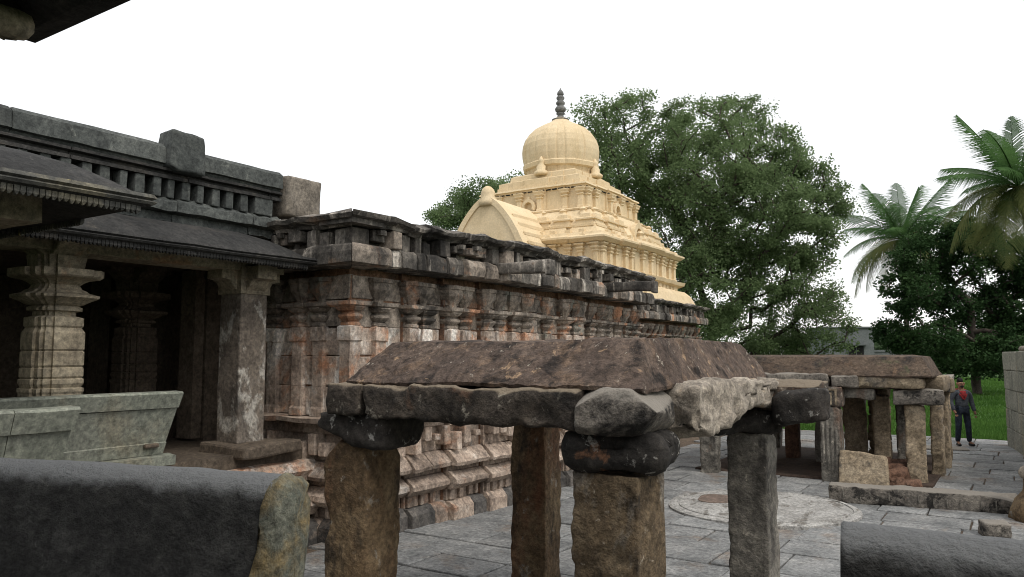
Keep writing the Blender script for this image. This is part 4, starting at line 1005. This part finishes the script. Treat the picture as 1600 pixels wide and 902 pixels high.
def palm(label, crown, base, L, seed, nf, lean_old=.3):
    r = random.Random(seed); t = thing("coconut_palm", label, "palm tree", tuple(base), "coconut palms beyond the lawn")
    c = Vector(crown); b = Vector(base); pts = [b.lerp(c, k/10)+Vector((.5*math.sin(k*.3),0,0))*(1-k/10)*.4 for k in range(11)]; pts[-1] = c
    obj("trunk", MB().tube(pts, [.22-.009*k for k in range(11)], 10), MT['palmbark'], t, smooth=True)
    ms = [frond_mesh(L, .12, seed, MT['frond']), frond_mesh(L, .38, seed+1, MT['frond']), frond_mesh(L, .62, seed+2, MT['frond']), frond_mesh(L*.95, .8, seed+3, MT['frond_old'])]
    for k in range(nf):
        u = (k/(nf-1))**.85; az = k*2.39996+r.uniform(-.2,.2)
        el = math.radians(78-95*u+r.uniform(-8,8)); mi = 0 if u < .28 else 1 if u < .6 else 2 if u < .82 else 3
        if mi == 2 and r.random() < lean_old: mi = 3
        s = r.uniform(.85,1.05)*(.8 if u < .12 else 1)
        M_ = Matrix.Translation(c) @ Matrix.Rotation(az,4,'Z') @ Matrix.Rotation(-el+.28,4,'Y') @ Matrix.Rotation(r.uniform(-.5,.5),4,'X') @ Matrix.Scale(s,4)
        obj("frond", ms[mi], None, t, M_)
    for k in range(7):
        a = k*.9; obj("coconut", MB().lathe([(.02,-.16),(.1,-.12),(.14,0),(.11,.12),(.02,.17)], 9), MT['frond_old'], t, T(c.x+.28*math.cos(a), c.y+.28*math.sin(a), c.z-.35), True)
D = 56.0
palm("smaller coconut palm with drooping fronds, left of the pair", V(1410,375,D), gp(1415,D), 5.4, 3, 32, .1)
D = 37.0
palm("larger coconut palm with yellowing lower fronds at the right edge", V(1590,292,D), gp(1668,D), 4.7, 14, 30, .6)

# ------------------------------------------------------------------ the man on the path
def skin_obj(name, pts, edges, radii, mat, par, M, sub=2, root=0):
    m = bpy.data.meshes.new(name); m.from_pydata([tuple(p) for p in pts], edges, []); m.materials.append(mat)
    o = obj(name, m, None, par, M)
    md = o.modifiers.new("Skin", 'SKIN'); md.use_smooth_shade = True
    for i, r in enumerate(radii):
        sv = m.skin_vertices[0].data[i]; sv.radius = (r, r) if not isinstance(r, tuple) else r; sv.use_root = (i == root)
    sm = o.modifiers.new("Subdivision", 'SUBSURF'); sm.levels = sub; sm.render_levels = sub
    return o
skin = plain("skin_brown", (.19,.1,.062), .6); cloth = plain("grey_jacket_fabric", (.052,.058,.068), .95); redc = plain("red_fabric", (.2,.018,.02), .9)
jean = plain("dark_denim", (.018,.024,.036), .9, .5, 4); shoe = plain("dark_shoe", (.012,.011,.011), .6); hairm = plain("black_hair", (.008,.007,.007), .7)
man = thing("person", "man in grey jacket with red lining and dark jeans standing on the path", "person", (-1.25,23.25,0))
# local frame: x to the man's left (picture right), -y towards the camera
MM = T(-1.25, 23.25, .0, math.radians(33)-.1)
J = dict(pel=(0,0,.95), w=(0,0,1.08), ch=(0,0,1.26), sh=(0,0,1.37), nk=(0,-.01,1.45), hd=(-.01,-.02,1.55), ht=(-.01,-.02,1.645),
  lh=(.09,0,.92), lk=(.125,-.02,.5), la=(.16,.03,.1), lt=(.2,-.13,.045), rh=(-.09,0,.92), rk=(-.12,-.04,.5), ra=(-.135,.02,.1), rt=(-.15,-.15,.045),
  ls=(.19,0,1.35), le=(.25,.03,1.13), lw=(.285,-.05,.88), lf=(.29,-.08,.8), rs=(-.19,0,1.35), re=(-.27,.02,1.13), rw=(-.235,-.1,.9), rf=(-.21,-.14,.83))
def sk(name, keys, edges, rad, mat, par, sub=2):
    ix = {k: i for i, k in enumerate(keys)}
    return skin_obj(name, [J[k] for k in keys], [(ix[a], ix[b]) for a, b in edges], rad, mat, par, MM, sub)
ALL = ['pel','w','ch','sh','nk','hd','ht','lh','lk','la','lt','rh','rk','ra','rt','ls','le','lw','lf','rs','re','rw','rf']
body = sk("body", ALL, [('pel','w'),('w','ch'),('ch','sh'),('sh','nk'),('nk','hd'),('hd','ht'),('pel','lh'),('lh','lk'),('lk','la'),('la','lt'),('pel','rh'),('rh','rk'),('rk','ra'),('ra','rt'),
   ('sh','ls'),('ls','le'),('le','lw'),('lw','lf'),('sh','rs'),('rs','re'),('re','rw'),('rw','rf')],
   [.11,.11,.12,.08,.052,.082,.085,.07,.05,.036,.034,.07,.05,.036,.034,.05,.04,.03,.036,.05,.04,.03,.036], skin, man)
for s, w, f in ((1,'lw','lf'),(-1,'rw','rf')):           # fingers curling from each palm
    p = Vector(J[f])
    for k in range(5):
        a = p+Vector(((k-2)*.014 if k < 4 else s*-.03, -.005, -.02)); ln_ = (.05,.058,.055,.045,.04)[k]
        b = a+Vector((0,-.012,-ln_*.55)); c = b+Vector((-s*.004,-.02,-ln_*.4))
        skin_obj("finger", [a,b,c], [(0,1),(1,2)], [.009,.008,.007], skin, body, MM, 1)
J2 = dict(J); 
jk = sk("jacket", ['pel','w','ch','sh','ls','le','lw','rs','re','rw'], [('pel','w'),('w','ch'),('ch','sh'),('sh','ls'),('ls','le'),('le','lw'),('sh','rs'),('rs','re'),('re','rw')],
   [(.165,.13),(.17,.125),(.19,.13),(.12,.1),.078,.064,.05,.078,.064,.05], cloth, man)
J['pel0'] = (0,0,.93); J['la2'] = (.16,.03,.09); J['ra2'] = (-.135,.02,.09)
sk("trousers", ['pel0','lh','lk','la2','rh','rk','ra2'], [('pel0','lh'),('lh','lk'),('lk','la2'),('pel0','rh'),('rh','rk'),('rk','ra2')], [.12,.098,.078,.062,.098,.078,.062], jean, man)
for a, t in (('la','lt'),('ra','rt')):
    A, B = Vector(J[a]), Vector(J[t]); A = Vector((A.x, A.y+.03, .05)); B = Vector((B.x, B.y-.02, .035))
    skin_obj("shoe", [A, A.lerp(B,.5), B], [(0,1),(1,2)], [(.048,.05),(.048,.045),(.042,.032)], shoe, man, MM, 1)
skin_obj("hair", [(-.01,.045,1.6),(-.01,.035,1.66),(-.01,.0,1.695),(-.01,-.04,1.7)], [(0,1),(1,2),(2,3)], [.075,.08,.075,.05], hairm, man, MM, 2)
skin_obj("beard", [(-.05,-.075,1.535),(-.01,-.10,1.515),(.03,-.075,1.535)], [(0,1),(1,2)], [.022,.028,.022], hairm, man, MM, 1)
for x in (-.04,.02): obj("eye", MB().lathe([(.002,-.008),(.012,0),(.002,.008)], 8), hairm, body, MM @ T(x,-.1,1.605), True)
obj("nose", MB().loft([[(-.024,-.098,1.555),(.004,-.098,1.555),(-.01,-.125,1.56)],[(-.015,-.096,1.61),(-.005,-.096,1.61),(-.01,-.102,1.61)]]), skin, body, MM, True)
for x in (-.097,.077): obj("ear", MB().lathe([(.004,-.035),(.016,-.015),(.02,.015),(.008,.035)], 8), skin, body, MM @ T(x,-.01,1.59), True)
hd = skin_obj("hood_lining", [(-.13,-.03,1.40),(-.11,.08,1.43),(0,.11,1.44),(.11,.08,1.43),(.13,-.03,1.40),(.07,-.115,1.3),(0,-.14,1.18),(-.07,-.115,1.3)], [(0,1),(1,2),(2,3),(3,4),(4,5),(5,6),(6,7),(7,0)], [.03,.034,.034,.034,.03,.022,.016,.022], redc, jk, MM, 1)
obj("shirt_front", MB().loft([[(-.08,-.09,1.41),(.08,-.09,1.41),(.08,-.03,1.41),(-.08,-.03,1.41)],[(-.05,-.13,1.3),(.05,-.13,1.3),(.05,-.05,1.3),(-.05,-.05,1.3)],[(-.005,-.15,1.19),(.005,-.15,1.19),(.005,-.05,1.19),(-.005,-.05,1.19)]]), redc, jk, MM, True)
